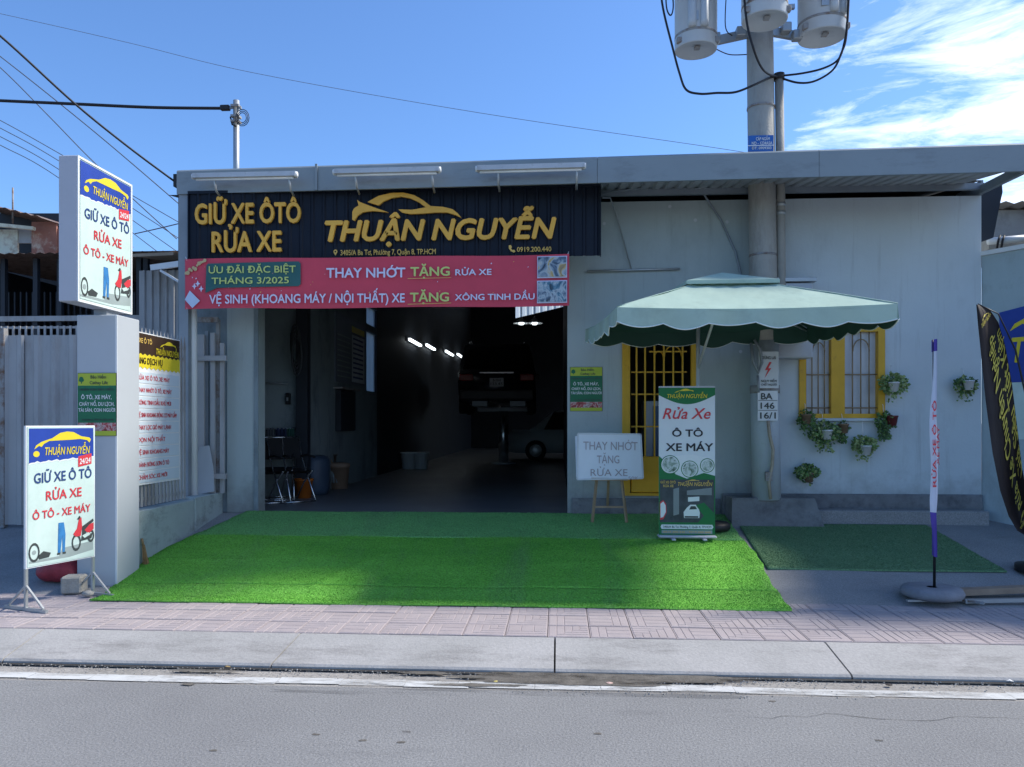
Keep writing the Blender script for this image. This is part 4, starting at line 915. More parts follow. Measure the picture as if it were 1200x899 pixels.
# railing on the low wall
rl = thing('steel_railing', 'grey steel bar railing on the low wall behind the price board', 'railing', (xw-.08, 7.6, WTOP))
ry0, ry1 = pY+pw+.05, 8.2
for zz in (WTOP+.06, WTOP+.95, WTOP+1.5): MB().box((xw-.10, ry0, zz), (xw-.07, ry1, zz+.03)).build('rail', M_rust, rl, world=True)
n_ = 15
for i in range(n_):
    yy = ry0+(ry1-ry0)*(i+.5)/n_
    MB().box((xw-.069, yy-.018, WTOP+.005), (xw-.055, yy+.018, WTOP+1.62)).build('bar', M_corr, rl, world=True)
    MB().add([(xw-.062, yy-.03, WTOP+1.62), (xw-.062, yy+.03, WTOP+1.62), (xw-.062, yy, WTOP+1.76), (xw-.056, yy-.03, WTOP+1.62), (xw-.056, yy+.03, WTOP+1.62), (xw-.056, yy, WTOP+1.76)], [(0, 1, 2), (3, 4, 5), (0, 3, 5, 2), (1, 4, 5, 2)]).build('spike', M_corr, rl, world=True)
# price board on the railing (faces the turf)
def yon(px, Xc):     # world Y where the pixel column meets the plane X = Xc
    d = ray(px, 495); return Xc/d.x*d.y
XB = xw-.03; yb0 = yon(150, XB); yb1 = yon(211, XB); H0 = at(163, 569, yon(163, XB)).z; H1 = at(211, 399, yb1).z
M_brown = mat('print_brown', (.045, .025, .015), .5); M_prow = mat('print_row', (.58, .66, .72), .5, var=.04)
pbd = thing('price_board', 'tall price board with brown heading and rows of red text on the side railing', 'price board', (XB, yb0, H0), PI/2)
W2 = yb1-yb0; H2 = H1-H0
MB().rect(0, W2, 0, H2, 0, .02).build('board', M_white, pbd)
MB().rect(.01, W2-.01, .85*H2, H2-.01, -.002).build('brown_heading', M_brown, pbd)
zg = [(.01, .75*H2)]
for i in range(25): zg.append((.01+(W2-.02)*i/24, (.775 if i % 2 else .76)*H2))
zg2 = []
for i in range(25): zg2.append((W2-.01-(W2-.02)*i/24, (.862 if i % 2 else .85)*H2))
MB().plate(zg[1:]+zg2, -.003).build('yellow_heading', M_pyel, pbd)
text(pbd, 'GIỮ XE Ô TÔ', .06*W2, .42*W2, .93*H2, .03*H2, M_goldp, y=-.004, bold=.03)
text(pbd, 'THUẬN NGUYỄN', .50*W2, .96*W2, .87*H2, .04*H2, M_pyel, y=-.005, bold=.02, shear=.2)
m = MB(); car_swoosh(m, .58*W2, .9*W2, .92*H2, .97*H2, -.005); m.build('car_logo', M_pyel, pbd)
text(pbd, 'BẢNG DỊCH VỤ', .12*W2, .62*W2, .795*H2, .04*H2, M_brown, y=-.006, bold=.03)
rows = ['RỬA XE Ô TÔ, XE MÁY', 'THAY NHỚT Ô TÔ, XE MÁY', 'XÔNG TINH DẦU KHỬ MÙI', 'VỆ SINH KHOANG ĐỘNG CƠ MÁY GẦM', 'THAY LỌC GIÓ MÁY LẠNH', 'DỌN NỘI THẤT', 'VỆ SINH KHOANG MÁY', 'ĐÁNH BÓNG SƠN Ô TÔ', 'CHĂM SÓC XE MỚI']
rh = .735*H2/9
for i, s_ in enumerate(rows):
    z_ = .745*H2-(i+1)*rh
    MB().rect(.015, W2-.03, z_+.006, z_+rh-.006, -.004, .003).build('price_row', M_prow, pbd)
    text(pbd, s_, .16*W2, (.52+.013*len(s_))*W2, z_+rh*.32, rh*.34, M_pred, y=-.006, bold=.02)
# folded-back sliding gate beyond the corner post
sg = thing('sliding_gate', 'folded grey steel sliding gate between the corner post and the bay pier', 'gate', (X(245, 8.9), 8.9, WTOP))
gz0, gz1 = WTOP+.0, Z(245, 372, 8.85)
for px, wd, y_, m_, top in ((234.5, 9, 8.80, M_corr, 392), (242, 4, 8.86, M_steel, 388), (249, 5, 8.82, M_corr, 390), (255, 4, 8.88, M_rust, 374), (260, 5, 8.84, M_corr, 402)):
    MB().box((X(px-wd/2, y_), y_, gz0), (X(px+wd/2, y_), y_+.03, Z(px, top, y_))).build('upright', m_, sg, world=True)
for py in (375, 420, 558): MB().box((X(229, 8.79), 8.765, Z(245, py+3, 8.79)), (X(266 if py > 400 else 256, 8.79), 8.795, Z(245, py-3, 8.79))).build('cross_rail', M_corr if py > 400 else M_rust, sg, world=True)
MB().plate([(X(229, 8.75), Z(229, 580, 8.75)), (X(251, 8.75), Z(251, 576, 8.75)), (X(250, 8.75), Z(250, 548, 8.75)), (X(245, 8.75), Z(245, 522, 8.75)), (X(234, 8.75), Z(234, 524, 8.75)), (X(229, 8.75), Z(229, 540, 8.75))], 8.75, .012).build('torn_cover', mat('torn_film', (.42, .44, .46), .6, var=.1), sg, world=True)
# light sheet fence behind it
lfn = thing('sheet_fence', 'pale translucent corrugated fence behind the folded gate', 'fence', (X(245, 9.6), 9.6, FLOOR))
corr(X(222, 9.6), X(268, 9.6), FLOOR, Z(245, 340, 9.6), 9.6, .09, .02).build('corrugated_sheet', mat('pale_sheet', (.55, .62, .58), .5, var=.08), lfn, world=True)
MB().box((X(222, 9.6), 9.61, FLOOR+.6), (X(268, 9.6), 9.64, FLOOR+.66)).build('rail', M_steel, lfn, world=True)
# corrugated gate of the neighbour, left of the pillar
YG = 8.35
ng = thing('corrugated_gate', 'weathered grey corrugated metal gate left of the pillar', 'gate', (X(50, YG), YG, gz(YG)))
gx = [X(-60, YG), X(-10, YG), X(29, YG), X(91, YG), X(150, YG)]
gzt_ = Z(50, 393, YG); gzb = gz(YG)+.03
for i in range(4): corr(gx[i]+.002, gx[i+1]+.004, gzb, gzt_, YG-(.012 if i % 2 else 0), .205, .028, flat=.45).build('corrugated_sheet', M_corr, ng, world=True)
MB().box((gx[0], YG+.02, gzt_-.06), (gx[-1], YG+.06, gzt_-.01)).build('rail', M_rust, ng, world=True)
MB().box((gx[0], YG+.02, gzb+.2), (gx[-1], YG+.06, gzb+.25)).build('rail', M_rust, ng, world=True)
MB().box((X(3, YG), YG-.05, gz(YG)), (X(8, YG), YG+.02, Z(5, 385, YG))).build('post', M_rust, ng, world=True)
for i in range(28):
    xx = gx[0]+(gx[-1]-gx[0])*(i+.5)/28
    MB().box((xx-.011, YG+.062, gzt_-.05), (xx+.011, YG+.075, gzt_+.115)).build('picket', M_corr, ng, world=True)
MB().box((gx[0], YG+.076, gzt_+.085), (gx[-1], YG+.09, gzt_+.11)).build('picket_rail', M_corr, ng, world=True)
# neighbour's shed behind the gate
YSd = 13.0
sh = thing('neighbour_shed', 'dark open tin-roofed shed with rusty upper panels behind the left gate', 'shed', (X(60, YSd), YSd, FLOOR))
M_tin = mat('tin_roof', (.20, .15, .13), .7, var=.3, scale=4, spots=(.10, .05, .035), spot_amt=.45, spot_scale=5)
M_rustp = mat('rust_panel', (.34, .15, .11), .8, var=.3, scale=3, spots=(.66, .62, .5), spot_amt=.42, spot_scale=1.6)
M_palep = mat('pale_panel', (.66, .66, .54), .8, var=.2, scale=2, spots=(.34, .22, .15), spot_amt=.44, spot_scale=3)
def rf(p0, p1, py, Y, ov, name, m):
    a, b = at(p0, py, Y), at(p1, py, Y); vs = []; n = int((b.x-a.x)/.09)
    for i in range(n+1):
        x_ = a.x+(b.x-a.x)*i/n; d = .025 if i % 2 else 0
        vs += [(x_, Y-ov, a.z+d-.02), (x_, Y+4.0, a.z+d+.22)]
    return MB().add(vs, [(2*i, 2*i+2, 2*i+3, 2*i+1) for i in range(n)]).build(name, m, sh, world=True)
rf(-70, 215, 303, YSd, .35, 'lower_roof', M_tin)
zt = at(30, 303, YSd).z
def pan(p0, p1, q0, q1, Y, name, m, th=.04):
    return MB().plate([(X(p0, Y), Z(p0, q1, Y)), (X(p1, Y), Z(p1, q1, Y)), (X(p1, Y), Z(p1, q0, Y)), (X(p0, Y), Z(p0, q0, Y))], Y, th).build(name, m, sh, world=True)
YU = YSd+.5
pan(-70, 20.5, 269, 304, YU, 'upper_panel', M_palep); pan(21.5, 36, 266, 285, YU+.02, 'upper_panel', mat('grey_panel', (.36, .37, .37), .7, var=.15)); pan(37, 66, 260, 305, YU-.03, 'upper_panel', M_rustp); pan(66.5, 75, 268, 304, YU, 'upper_panel', M_rustp)
pan(-70, 80, 250, 306, YU+1.5, 'dark_back', M_darksheet)
a, b = at(-70, 228, YU), at(70, 262, YU)
vs = []; n = 24
for i in range(n+1):
    p = a.lerp(b, i/n); d = .03 if i % 2 else 0; vs += [(p.x, p.y-.5, p.z+d-.03), (p.x, p.y+2.5, p.z+d+.12)]
MB().add(vs, [(2*i, 2*i+2, 2*i+3, 2*i+1) for i in range(n)]).build('upper_roof', M_tin, sh, world=True)
MB().bar(at(-20, 262, YU-.2), at(40, 268, YU-.2), .08, .06).build('eave_beam', M_palep, sh, world=True)
# body of the shed: side and back walls in the dark, posts and rails in front
MB().box((X(-120, 16), 16.5, FLOOR), (X(225, 16), 16.6, zt+.9)).build('back_wall', M_darksheet, sh, world=True)
MB().box((X(-70, YSd), YSd, FLOOR), (X(-72, YSd), 16.5, zt+.1)).build('side_wall', M_darksheet, sh, world=True)
for px in (-40, 4, 42, 70, 163, 171): MB().box((X(px, YSd)-.04, YSd-.02, FLOOR), (X(px, YSd)+.04, YSd+.06, zt)).build('post', M_darksheet, sh, world=True)
for i in range(40): 
    px = -60+i*7; xx = X(px, YSd+.2); MB().box((xx-.012, YSd+.2, FLOOR), (xx+.012, YSd+.22, Z(px, 340, YSd))).build('bar', M_darksheet, sh, world=True)
MB().box((X(-70, YSd), YSd-.06, Z(40, 377, YSd)), (X(214, YSd), YSd-.02, Z(40, 371, YSd))).build('front_beam', M_corr, sh, world=True)
corr(X(166, YSd), X(212, YSd), FLOOR, Z(190, 318, YSd), YSd-.08, .13, .03).build('corrugated_sheet', M_corr, sh, world=True)
# right-hand part of the shed: small lean-to roof and white awning strut
a, b = at(150, 303, 12.2), at(214, 300, 12.2)
MB().add([(a.x, 11.9, a.z), (b.x, 11.9, b.z), (b.x, 14, b.z+.30), (a.x, 14, a.z+.30), (a.x, 11.9, a.z-.05), (b.x, 11.9, b.z-.05)], [(0, 1, 2, 3), (4, 5, 1, 0)]).build('lean_to_roof', mat('tan_tin', (.33, .26, .19), .7, var=.25, scale=3), sh, world=True)
MB().bar(at(177, 314, 11.9), at(213, 309, 11.9), .05, .09).build('awning_rail', M_white, sh, world=True)
MB().bar(at(188, 317, 11.9), at(211, 331, 11.9), .035).build('awning_strut', M_white, sh, world=True)
MB().tube([at(15, 262, YU), at(15, 220, YU)], .015, 6).build('antenna_rod', M_rust, sh, world=True)
# red sack, concrete block and stone behind the frame sign
p = gr(66, 684)
sk_ = MB(); prof = []
bm = bmesh.new(); bmesh.ops.create_icosphere(bm, subdivisions=3, radius=1)
for v in bm.verts:
    c_ = v.co; f = 1+.10*math.sin(4*c_.x+3*c_.z)+.06*math.sin(9*c_.y+5*c_.x)+.05*math.sin(13*c_.z)
    v.co = Vector((c_.x*.23*f, c_.y*.17*f, max(-.001, (c_.z*.15*f+.10)) ))
sk_.bm(bm, True); sk_.tube([(.12, 0, .2), (.17, -.01, .27), (.20, 0, .33)], [.06, .03, .055], 8)
o = sk_.build('red_sack', mat('sack_red', (.32, .035, .05), .6, var=.3, scale=9, bump=.5, bscale=14)); o.location = (p.x, p.y+.1, gz(p.y+.1)); tag(o, 'red plastic sack on the ground behind the frame sign', 'sack')
p = gr(82, 696); o = MB().cbox((-.085, -.08, 0), (.085, .08, .15), .014).build('concrete_block', mat('block', (.36, .34, .30), .95, var=.2, scale=12, bump=.5, bscale=40)); o.location = (p.x, p.y+.06, gz(p.y)+.0); o.rotation_euler = (0, 0, .2); tag(o, 'small rough concrete block beside the frame sign foot', 'block')
p = gr(103, 700); bm = bmesh.new(); bmesh.ops.create_icosphere(bm, subdivisions=2, radius=.035)
for v in bm.verts: v.co = Vector((v.co.x*1.5*random.uniform(.9, 1.1), v.co.y*random.uniform(.9, 1.1), max(-.002, v.co.z*.8+.02)))
o = MB().bm(bm, True).build('stone', mat('block', (0, 0, 0))); o.location = (p.x, p.y, PAVE+.012); tag(o, 'small grey stone holding the front left turf corner', 'stone')
p = gr(165, 641); br = thing('whisk_broom', 'brown straw broom tip leaning behind the pillar on the low wall', 'broom', (xw+.05, pY+pw+.10, gz(pY+pw+.1)+.012)); br.scale = (1, 1, .75)
bb = MB()
for i in range(46):
    a0 = random.uniform(-.035, .035); bb.bar((random.uniform(-.02, .03), a0*.6, .0+random.uniform(0, .03)), (-.02+random.uniform(-.01, .01), a0*.15, .26), .005)
bb.build('straw', mat('straw', (.35, .21, .09), .9, var=.3, scale=20), br); MB().tube([(-.02, 0, .24), (-.035, 0, .34)], .012, 6).build('handle', mat('straw_handle', (.30, .20, .10), .8), br)
# ================================================================== OVERHEAD LINES
def cable(label, pts, r=.012, name='overhead_cable', m=None):
    P_ = [at(*p) for p in pts]; Q = []
    for i in range(len(P_)-1):       # Catmull-Rom
        p0, p1, p2, p3 = P_[max(0, i-1)], P_[i], P_[i+1], P_[min(len(P_)-1, i+2)]
        for k_ in range(8):
            t = k_/8; Q.append(.5*((2*p1)+(p2-p0)*t+(2*p0-5*p1+4*p2-p3)*t*t+(3*p1-p0-3*p2+p3)*t**3))
    Q.append(P_[-1]); o = MB().tube(Q, r, 6).build(name, m or M_black_rub); return tag(o, label, 'cable', 'overhead cables')
cable('thick black cable slanting down to the left roof corner', [(-60, -2, 6.8), (0, 42, 7.1), (87, 121, 7.6), (150, 172, 8.0), (205, 213, 8.5)], .011)
cable('thick black cable running level to the small steel mast', [(-60, 115, 11), (0, 118, 11), (90, 122, 11), (180, 126, 11), (262, 127, 11)], .022)
M_wire = mat('thin_wire', (.10, .11, .14), .6)
cable('thin wire slanting down above the light box to the roof post', [(-60, 23, 15), (0, 66, 15), (110, 154, 15), (212, 241, 15)], .011, m=M_wire)
cable('thin wire passing right behind the top corner of the light box', [(-60, 30, 15), (0, 79, 15), (60, 139, 15), (115, 195, 15), (207, 280, 15)], .011, m=M_wire)
for i, (a, b, lb) in enumerate(((141, 262, 'uppermost'), (150, 277, 'second highest'), (160, 290, 'second lowest'), (170, 304, 'lowest'))):
    cable(f'{lb} of the four thin wires crossing low behind the light box', [(-60, a-30, 18), (0, a, 18), (68, a+38, 18), (212, b+i*4, 18)], .010, m=M_wire)
cable('thin service wire rising from the shed roof to the roof post', [(158, 274, 14), (185, 268, 14), (214, 261, 14)], .010, m=M_wire)
cable('faint high wire crossing the whole sky down to the utility pole', [(-60, 4, 18), (0, 16, 18), (150, 50, 18), (300, 86, 18), (560, 132, 18), (830, 172, 18), (880, 180, 18)], .006, m=mat('faint_wire', (.16, .20, .28), .6))
mast = thing('steel_mast', 'slim galvanised mast with cable clamp rising behind the roof', 'mast', (X(277, 11), 11, 4.2))
MB().tube([(X(277, 11), 11, 4.2), (X(277, 11), 11, Z(277, 118, 11))], .045, 12).build('pole', M_galv, mast, world=True)
MB().cbox((X(259, 11), 10.95, Z(265, 130, 11)), (X(270, 11), 11.02, Z(265, 124, 11)), .01).build('clamp', M_black, mast, world=True)
MB().box((X(270, 11), 10.97, Z(265, 128.5, 11)), (X(283, 11), 10.99, Z(265, 126, 11))).build('clamp_arm', M_steel, mast, world=True)
for k_ in range(3):
    r_ = .06+.02*k_; c_ = at(284, 138, 10.93-.02*k_); MB().tube([(c_.x+r_*math.cos(a/14*2*PI), c_.y, c_.z+r_*1.2*math.sin(a/14*2*PI)) for a in range(15)], .006, 5, cap=False).build('cable_loop', M_black_rub, mast, world=True)
for py, d in ((125, .05), (137, .06), (143, .05)): MB().box((X(277, 11)-.06, 10.93, Z(277, py+1.5, 11)), (X(277, 11)+.06, 11.05, Z(277, py-1, 11))).build('band', M_rust, mast, world=True)
MB().tube([at(270, 137, 10.95), at(272, 146, 10.95), at(277, 148, 10.95)], .012, 6).build('cable_tail', M_black_rub, mast, world=True)
# ================================================================== UTILITY POLE WITH TRANSFORMERS
YP = 8.74
M_conc = mat('pole_concrete', (.38, .365, .33), .9, var=.16, scale=2, bump=.3, bscale=40, spots=(.23, .215, .195), spot_amt=.44, spot_scale=3, streak=5)
M_trafo = mat('transformer_grey', (.50, .53, .55), .45, var=.10, scale=1.5, spots=(.34, .36, .38), spot_amt=.35, spot_scale=3)
up = thing('utility_pole', 'concrete utility pole carrying three grey transformers beside the yellow window', 'utility pole', (X(898, YP), YP, FLOOR))
b0 = at(898, 585, YP); t0 = at(889, -60, YP)
MB().tube([b0, b0.lerp(t0, .5), t0], [.152, .147, .14], 24).build('pole', M_conc, up, world=True)
mid = b0.lerp(t0, (Z(897, 400, YP)-b0.z)/(t0.z-b0.z))
MB().tube([b0, mid], [.156, .153], 24).build('painted_lower_section', mat('pole_paint', (.44, .50, .54), .85, var=.1, scale=2, bump=.2, bscale=30, spots=(.30, .33, .35), spot_amt=.40, spot_scale=4), up, world=True)
cp = at(913, 92, YP-.02); MB().tube([at(916, 400, YP-.02), at(915, 235, YP-.02), cp], .048, 12).build('conduit', M_conc, up, world=True)
for py in (240, 250, 212): q = at(915, py, YP-.02); MB().lathe([(.056, -.02), (.056, .02)], q, 12).build('conduit_coupling', M_galv, up, world=True)
MB().tube([cp+Vector((0, 0, -.02)), cp+Vector((0, 0, .05))], .06, 12).build('weatherhead', M_black, up, world=True)
for py in (127, 300): 
    q = b0.lerp(t0, (Z(890, py, YP)-b0.z)/(t0.z-b0.z)); MB().lathe([(.152, -.012), (.152, .012)], q, 20).build('band', M_rust, up, world=True)
    MB().bar(q+Vector((.15, -.02, 0)), at(918, py, YP-.02), .02).build('band_arm', M_rust, up, world=True)
# blue number plate on the pole
q = at(892, 168, YP-.165); npl = MB().box((q.x-.14, q.y-.006, q.z-.09), (q.x+.13, q.y, q.z+.085)).build('blue_plate', mat('plate_blue', (.02, .12, .42), .4), up, world=True)
def utext(s, p0, p1, pyb, pyc, m, Y, bold=.02, y=0, nm='lettering'):
    o = up.location; a = X(p0, Y)-o.x; b = X(p1, Y)-o.x; zb = Z((p0+p1)/2, pyb, Y)-o.z; zc = Z((p0+p1)/2, pyc, Y)-o.z
    text(up, s, a, b, zb, zc-zb, m, y=Y-o.y, bold=bold, name=nm)
utext('CÁP NGẦM', 886, 902, 164.5, 161, M_white, YP-.173); utext('ND - 1234ASA', 881, 905, 169.5, 166, M_white, YP-.173); utext('ĐT: 0909303', 881, 904, 175, 172, M_white, YP-.173)
MB().box((q.x-.145, q.y-.009, q.z-.03), (q.x+.135, q.y-.0065, q.z-.022)).build('plate_rule', M_white, up, world=True)
# warning plate and number plate low on the pole
a, b = at(889, 455, YP-.19), at(912.5, 412, YP-.19)
MB().box((a.x, YP-.19, a.z), (b.x, YP-.18, b.z)).build('warning_plate', mat('plate_white', (.58, .62, .66), .5, var=.08), up, world=True)
MB().plate([(X(p_, YP-.2)-0, Z(p_, y_, YP-.2)) for p_, y_ in ((902, 424), (896.5, 434), (900, 433.5), (896, 443.5), (904, 431.5), (900.5, 431.5), (904.5, 424.5))], YP-.194).build('lightning_mark', M_pred, up, world=True)
for s_, p0, p1, yb, yc in (('DỪNG LẠI', 893, 909, 421, 417.5), ('NGUY HIỂM', 892, 910, 448, 445.2), ('CHẾT NGƯỜI', 892, 910, 452, 449.6)): utext(s_, p0, p1, yb, yc, M_pdk, YP-.194)
a, b = at(888, 493, YP-.19), at(911.5, 458, YP-.19)
MB().box((a.x, YP-.19, a.z), (b.x, YP-.18, b.z)).build('number_plate', mat('plate_white2', (.66, .69, .72), .5, var=.05), up, world=True)
utext('BA', 892, 905, 468, 461, M_pdk, YP-.194, .04); utext('146', 891.5, 907.5, 479, 472, M_pdk, YP-.194, .03); utext('16/1', 891, 909, 490.5, 483.5, M_pdk, YP-.194, .03)
for py in (469.7, 481.2): MB().box((a.x+.005, YP-.193, Z(900, py, YP-.19)), (b.x-.005, YP-.1905, Z(900, py-.6, YP-.19))).build('plate_rule', M_pdk, up, world=True)
MB().lathe([(.158, -.045), (.16, 0), (.158, .045)], b0.lerp(t0, (Z(897, 456.5, YP)-b0.z)/(t0.z-b0.z)), 24).build('plate_strap', M_rust, up, world=True)
MB().tube([at(880, 402, YP-.2), at(883, 425, YP-.21), at(889, 437, YP-.21), at(893, 425, YP-.21), at(891, 410, YP-.2), at(884, 398, YP-.2)], .016, 8).build('cable_loop', M_steel, up, world=True)
MB().tube([at(888, 440, YP-.2), at(889, 460, YP-.2)], .014, 8).build('cable_tail', M_steel, up, world=True)
MB().tube([at(900, 493, YP-.20), at(902, 510, YP-.20), at(906, 527, YP-.20), at(905, 545, YP-.20), at(901, 565, YP-.20), at(903, 585, YP-.20)], .018, 8).build('ground_conduit', mat('old_pvc', (.36, .31, .24), .8, var=.25, scale=8), up, world=True)
MB().box((X(897, YP-.2), YP-.215, Z(900, 562, YP)), (X(905, YP-.2), YP-.165, Z(900, 552, YP))).build('conduit_clip', M_rust, up, world=True)
# transformers: cans with lids, ribs and hanger arms
def trafo(p0, p1, pyb, rib, ylow=0.0):
    Yt = YP-.05+ylow; a, b = X(p0, Yt), X(p1, Yt); r = (b-a)/2; cx = (a+b)/2; zb = Z((p0+p1)/2, pyb, Yt)
    can = MB().lathe([(0, .012), (r*.90, .012), (r*.93, 0), (r*.985, 0), (r, .012), (r, .95), (r*1.03, .955), (r*1.03, 1.0), (r*.7, 1.06), (0, 1.08)], (cx, Yt-.05, zb), 28).build('transformer', M_trafo, up, world=True)
    rb = MB()
    for a_ in rib:
        ca, sa = math.cos(a_), math.sin(a_)
        rb.tube([(cx+r*1.0*ca, Yt-.05+r*1.0*sa, zb+.16), (cx+r*1.02*ca, Yt-.05+r*1.02*sa, zb+.22), (cx+r*1.02*ca, Yt-.05+r*1.02*sa, zb+.92)], .045, 10)
    rb.build('radiator_fin', M_trafo, can, world=True)
    bs = MB()
    for k_ in (-.5, .5): bs.lathe([(.03, 0), (.05, .03), (.03, .06), (.05, .09), (.03, .12), (.02, .2)], (cx+k_*r, Yt-.05, zb+1.05), 10)
    bs.build('bushing', M_conc, can, world=True)
    MB().lathe([(r*1.0, .125), (r*1.012, .13), (r*1.012, .15), (r*1.0, .155)], (cx, Yt-.05, zb), 28, cap=False).build('seam_band', M_rust, can, world=True)
    MB().box((cx-r*.35, Yt-.05-r*1.03, zb+.22), (cx-r*.05, Yt-.05-r*.93, zb+.32)).build('rating_plate', M_galv, can, world=True)
    for a_ in (-2.6, -.5): MB().cbox((cx+r*math.cos(a_)-.03, Yt-.05+r*math.sin(a_)-.03, zb+.03), (cx+r*math.cos(a_)+.03, Yt-.05+r*math.sin(a_)+.03, zb+.09), .006).build('lug', M_rust, can, world=True)
    MB().box((cx-.03, Yt-.05-r*.5, zb-.02), (cx+.03, Yt-.05-r*.2, zb+.0)).build('drain_lug', M_rust, can, world=True)
    return cx, r, zb, Yt
t1 = trafo(790, 839, 62, (-1.9, -1.35))
t2 = trafo(868, 921, 28, (-2.4, -1.57, -.8), -.42)
t3 = trafo(934, 989, 47, (-1.4, -.9))
for (p, q) in (((838, 48), (884, 38)), ((893, 35), (936, 43))): MB().bar(at(*p, YP-.02), at(*q, YP-.02), .05, .09).build('hanger_arm', M_galv, up, world=True)
for p in ((838, 45), (934, 42), (868, 38), (921, 33)): c_ = at(*p, YP-.08); MB().cbox((c_.x-.05, c_.y-.05, c_.z-.05), (c_.x+.05, c_.y+.05, c_.z+.05), .008).build('hanger_bracket', M_galv, up, world=True)
MB().bar(at(878, 12, YP-.1), at(931, 8, YP-.1), .04, .05).build('hanger_arm', M_galv, up, world=True)
def upc(pts, r=.012):
    cable_ = [at(*p) for p in pts]; Q = []
    for i in range(len(cable_)-1):
        p0, p1, p2, p3 = cable_[max(0, i-1)], cable_[i], cable_[i+1], cable_[min(len(cable_)-1, i+2)]
        for k_ in range(7):
            t = k_/7; Q.append(.5*((2*p1)+(p2-p0)*t+(2*p0-5*p1+4*p2-p3)*t*t+(3*p1-p0-3*p2+p3)*t**3))
    Q.append(cable_[-1]); MB().tube(Q, r, 6).build('transformer_lead', M_black_rub, up, world=True)
yc = YP-.36
upc([(772, -30, yc), (777, 10, yc), (788, 55, yc), (796, 85, yc), (804, 105, yc), (820, 110, yc), (840, 109, yc), (862, 108, yc), (885, 99, yc), (905, 90, YP-.1), (914, 90, YP-.02)])
upc([(870, -30, yc-.3), (875, 25, yc-.3), (884, 60, yc-.3), (893, 80, yc-.1), (903, 88, YP-.2), (914, 90, YP-.02)])
upc([(995, -30, yc), (993, 25, yc), (989, 52, yc), (982, 70, yc), (965, 80, yc+.1), (940, 86, yc+.2), (914, 89, YP-.02)])
upc([(996, -30, yc-.03), (992, 40, yc-.03), (986, 62, yc-.03), (976, 82, yc), (955, 95, yc+.1), (935, 97, yc+.2), (914, 91, YP-.02)])
upc([(840, 58, YP+.1), (855, 64, YP+.1), (875, 64, YP+.1)], .006); upc([(852, -20, YP-.2), (850, 30, YP-.2), (858, 42, YP-.1)], .006)
upc([(780, -25, yc-.05), (781, 8, yc-.05), (786, 18, yc-.05), (789, 6, yc-.05), (786, -25, yc-.05)], .008)
# concrete foot of the pole
ft = MB(); A_ = [at(856, 585, YF-.36), at(958, 584, YF-.36)]
x0, x1 = X(858, YF-.36), X(955, YF-.36); zt2 = Z(905, 584, YF-.36)
yb = YF-.36
ft.add([(x0-.02, yb-.06, gz(yb)-.06), (x1+.10, yb-.06, gz(yb)-.06), (x1+.10, YF-.037, gz(yb)-.06), (x0-.02, YF-.037, gz(yb)-.06), (x0, yb, zt2), (x1, yb, zt2), (x1, YF-.037, zt2), (x0, YF-.037, zt2)], [(0, 3, 2, 1), (4, 5, 6, 7), (0, 1, 5, 4), (1, 2, 6, 5), (2, 3, 7, 6), (3, 0, 4, 7)])
tag(ft.build('pole_footing', M_plinth), 'rough cement footing block at the base of the utility pole', 'footing')
# ================================================================== PARASOL
M_mint = mat('parasol_fabric', (.47, .62, .52), .8, var=.10, scale=2.2, bump=.35, bscale=6, spots=(.38, .50, .42), spot_amt=.42, spot_scale=2.5)
def fabric_mat():
    m = MC['parasol_fabric']; n = m.node_tree.nodes; l = m.node_tree.links; b = n['Principled BSDF']
    t = n.new('ShaderNodeBsdfTranslucent'); t.inputs[0].default_value = (.03, .12, .085, 1); x = n.new('ShaderNodeMixShader'); x.inputs[0].default_value = .18
    l.new(b.outputs[0], x.inputs[1]); l.new(t.outputs[0], x.inputs[2]); l.new(x.outputs[0], n['Material Output'].inputs[0])
fabric_mat()
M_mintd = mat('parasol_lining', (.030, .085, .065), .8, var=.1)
sc_ = 6.9
def cp_(px, py, d):          # camera-depth d
    r = ray(px, py); k_ = d/(r.x*-math.sin(YAW)+r.y*math.cos(YAW)); return Vector((0, 0, HC))+r*k_
hz = (HOR-360)*sc_
FL = cp_(723, 360, sc_); FR = cp_(1052, 356, hz/139); BL = cp_(686, 387, hz/108); BR = FR+BL-FL
zE = (FL.z+FR.z+BL.z)/3
for v in (FL, FR, BL, BR): v.z = zE
CT = (FL+FR+BL+BR)/4; zP = at(845, 326, CT.y).z
pu = gr(818, 622); 
um = thing('parasol', 'pale green square parasol with scalloped edge over the roll-up banner', 'parasol', (X(818, pu.y), pu.y, gz(pu.y)))
corners = [FL, FR, BR, BL]
def canopy_pt(s, t, h, lo=1.0, hi=0.0):
    e = [FL.lerp(FR, s), BL.lerp(BR, s)]; return e[0].lerp(e[1], t)
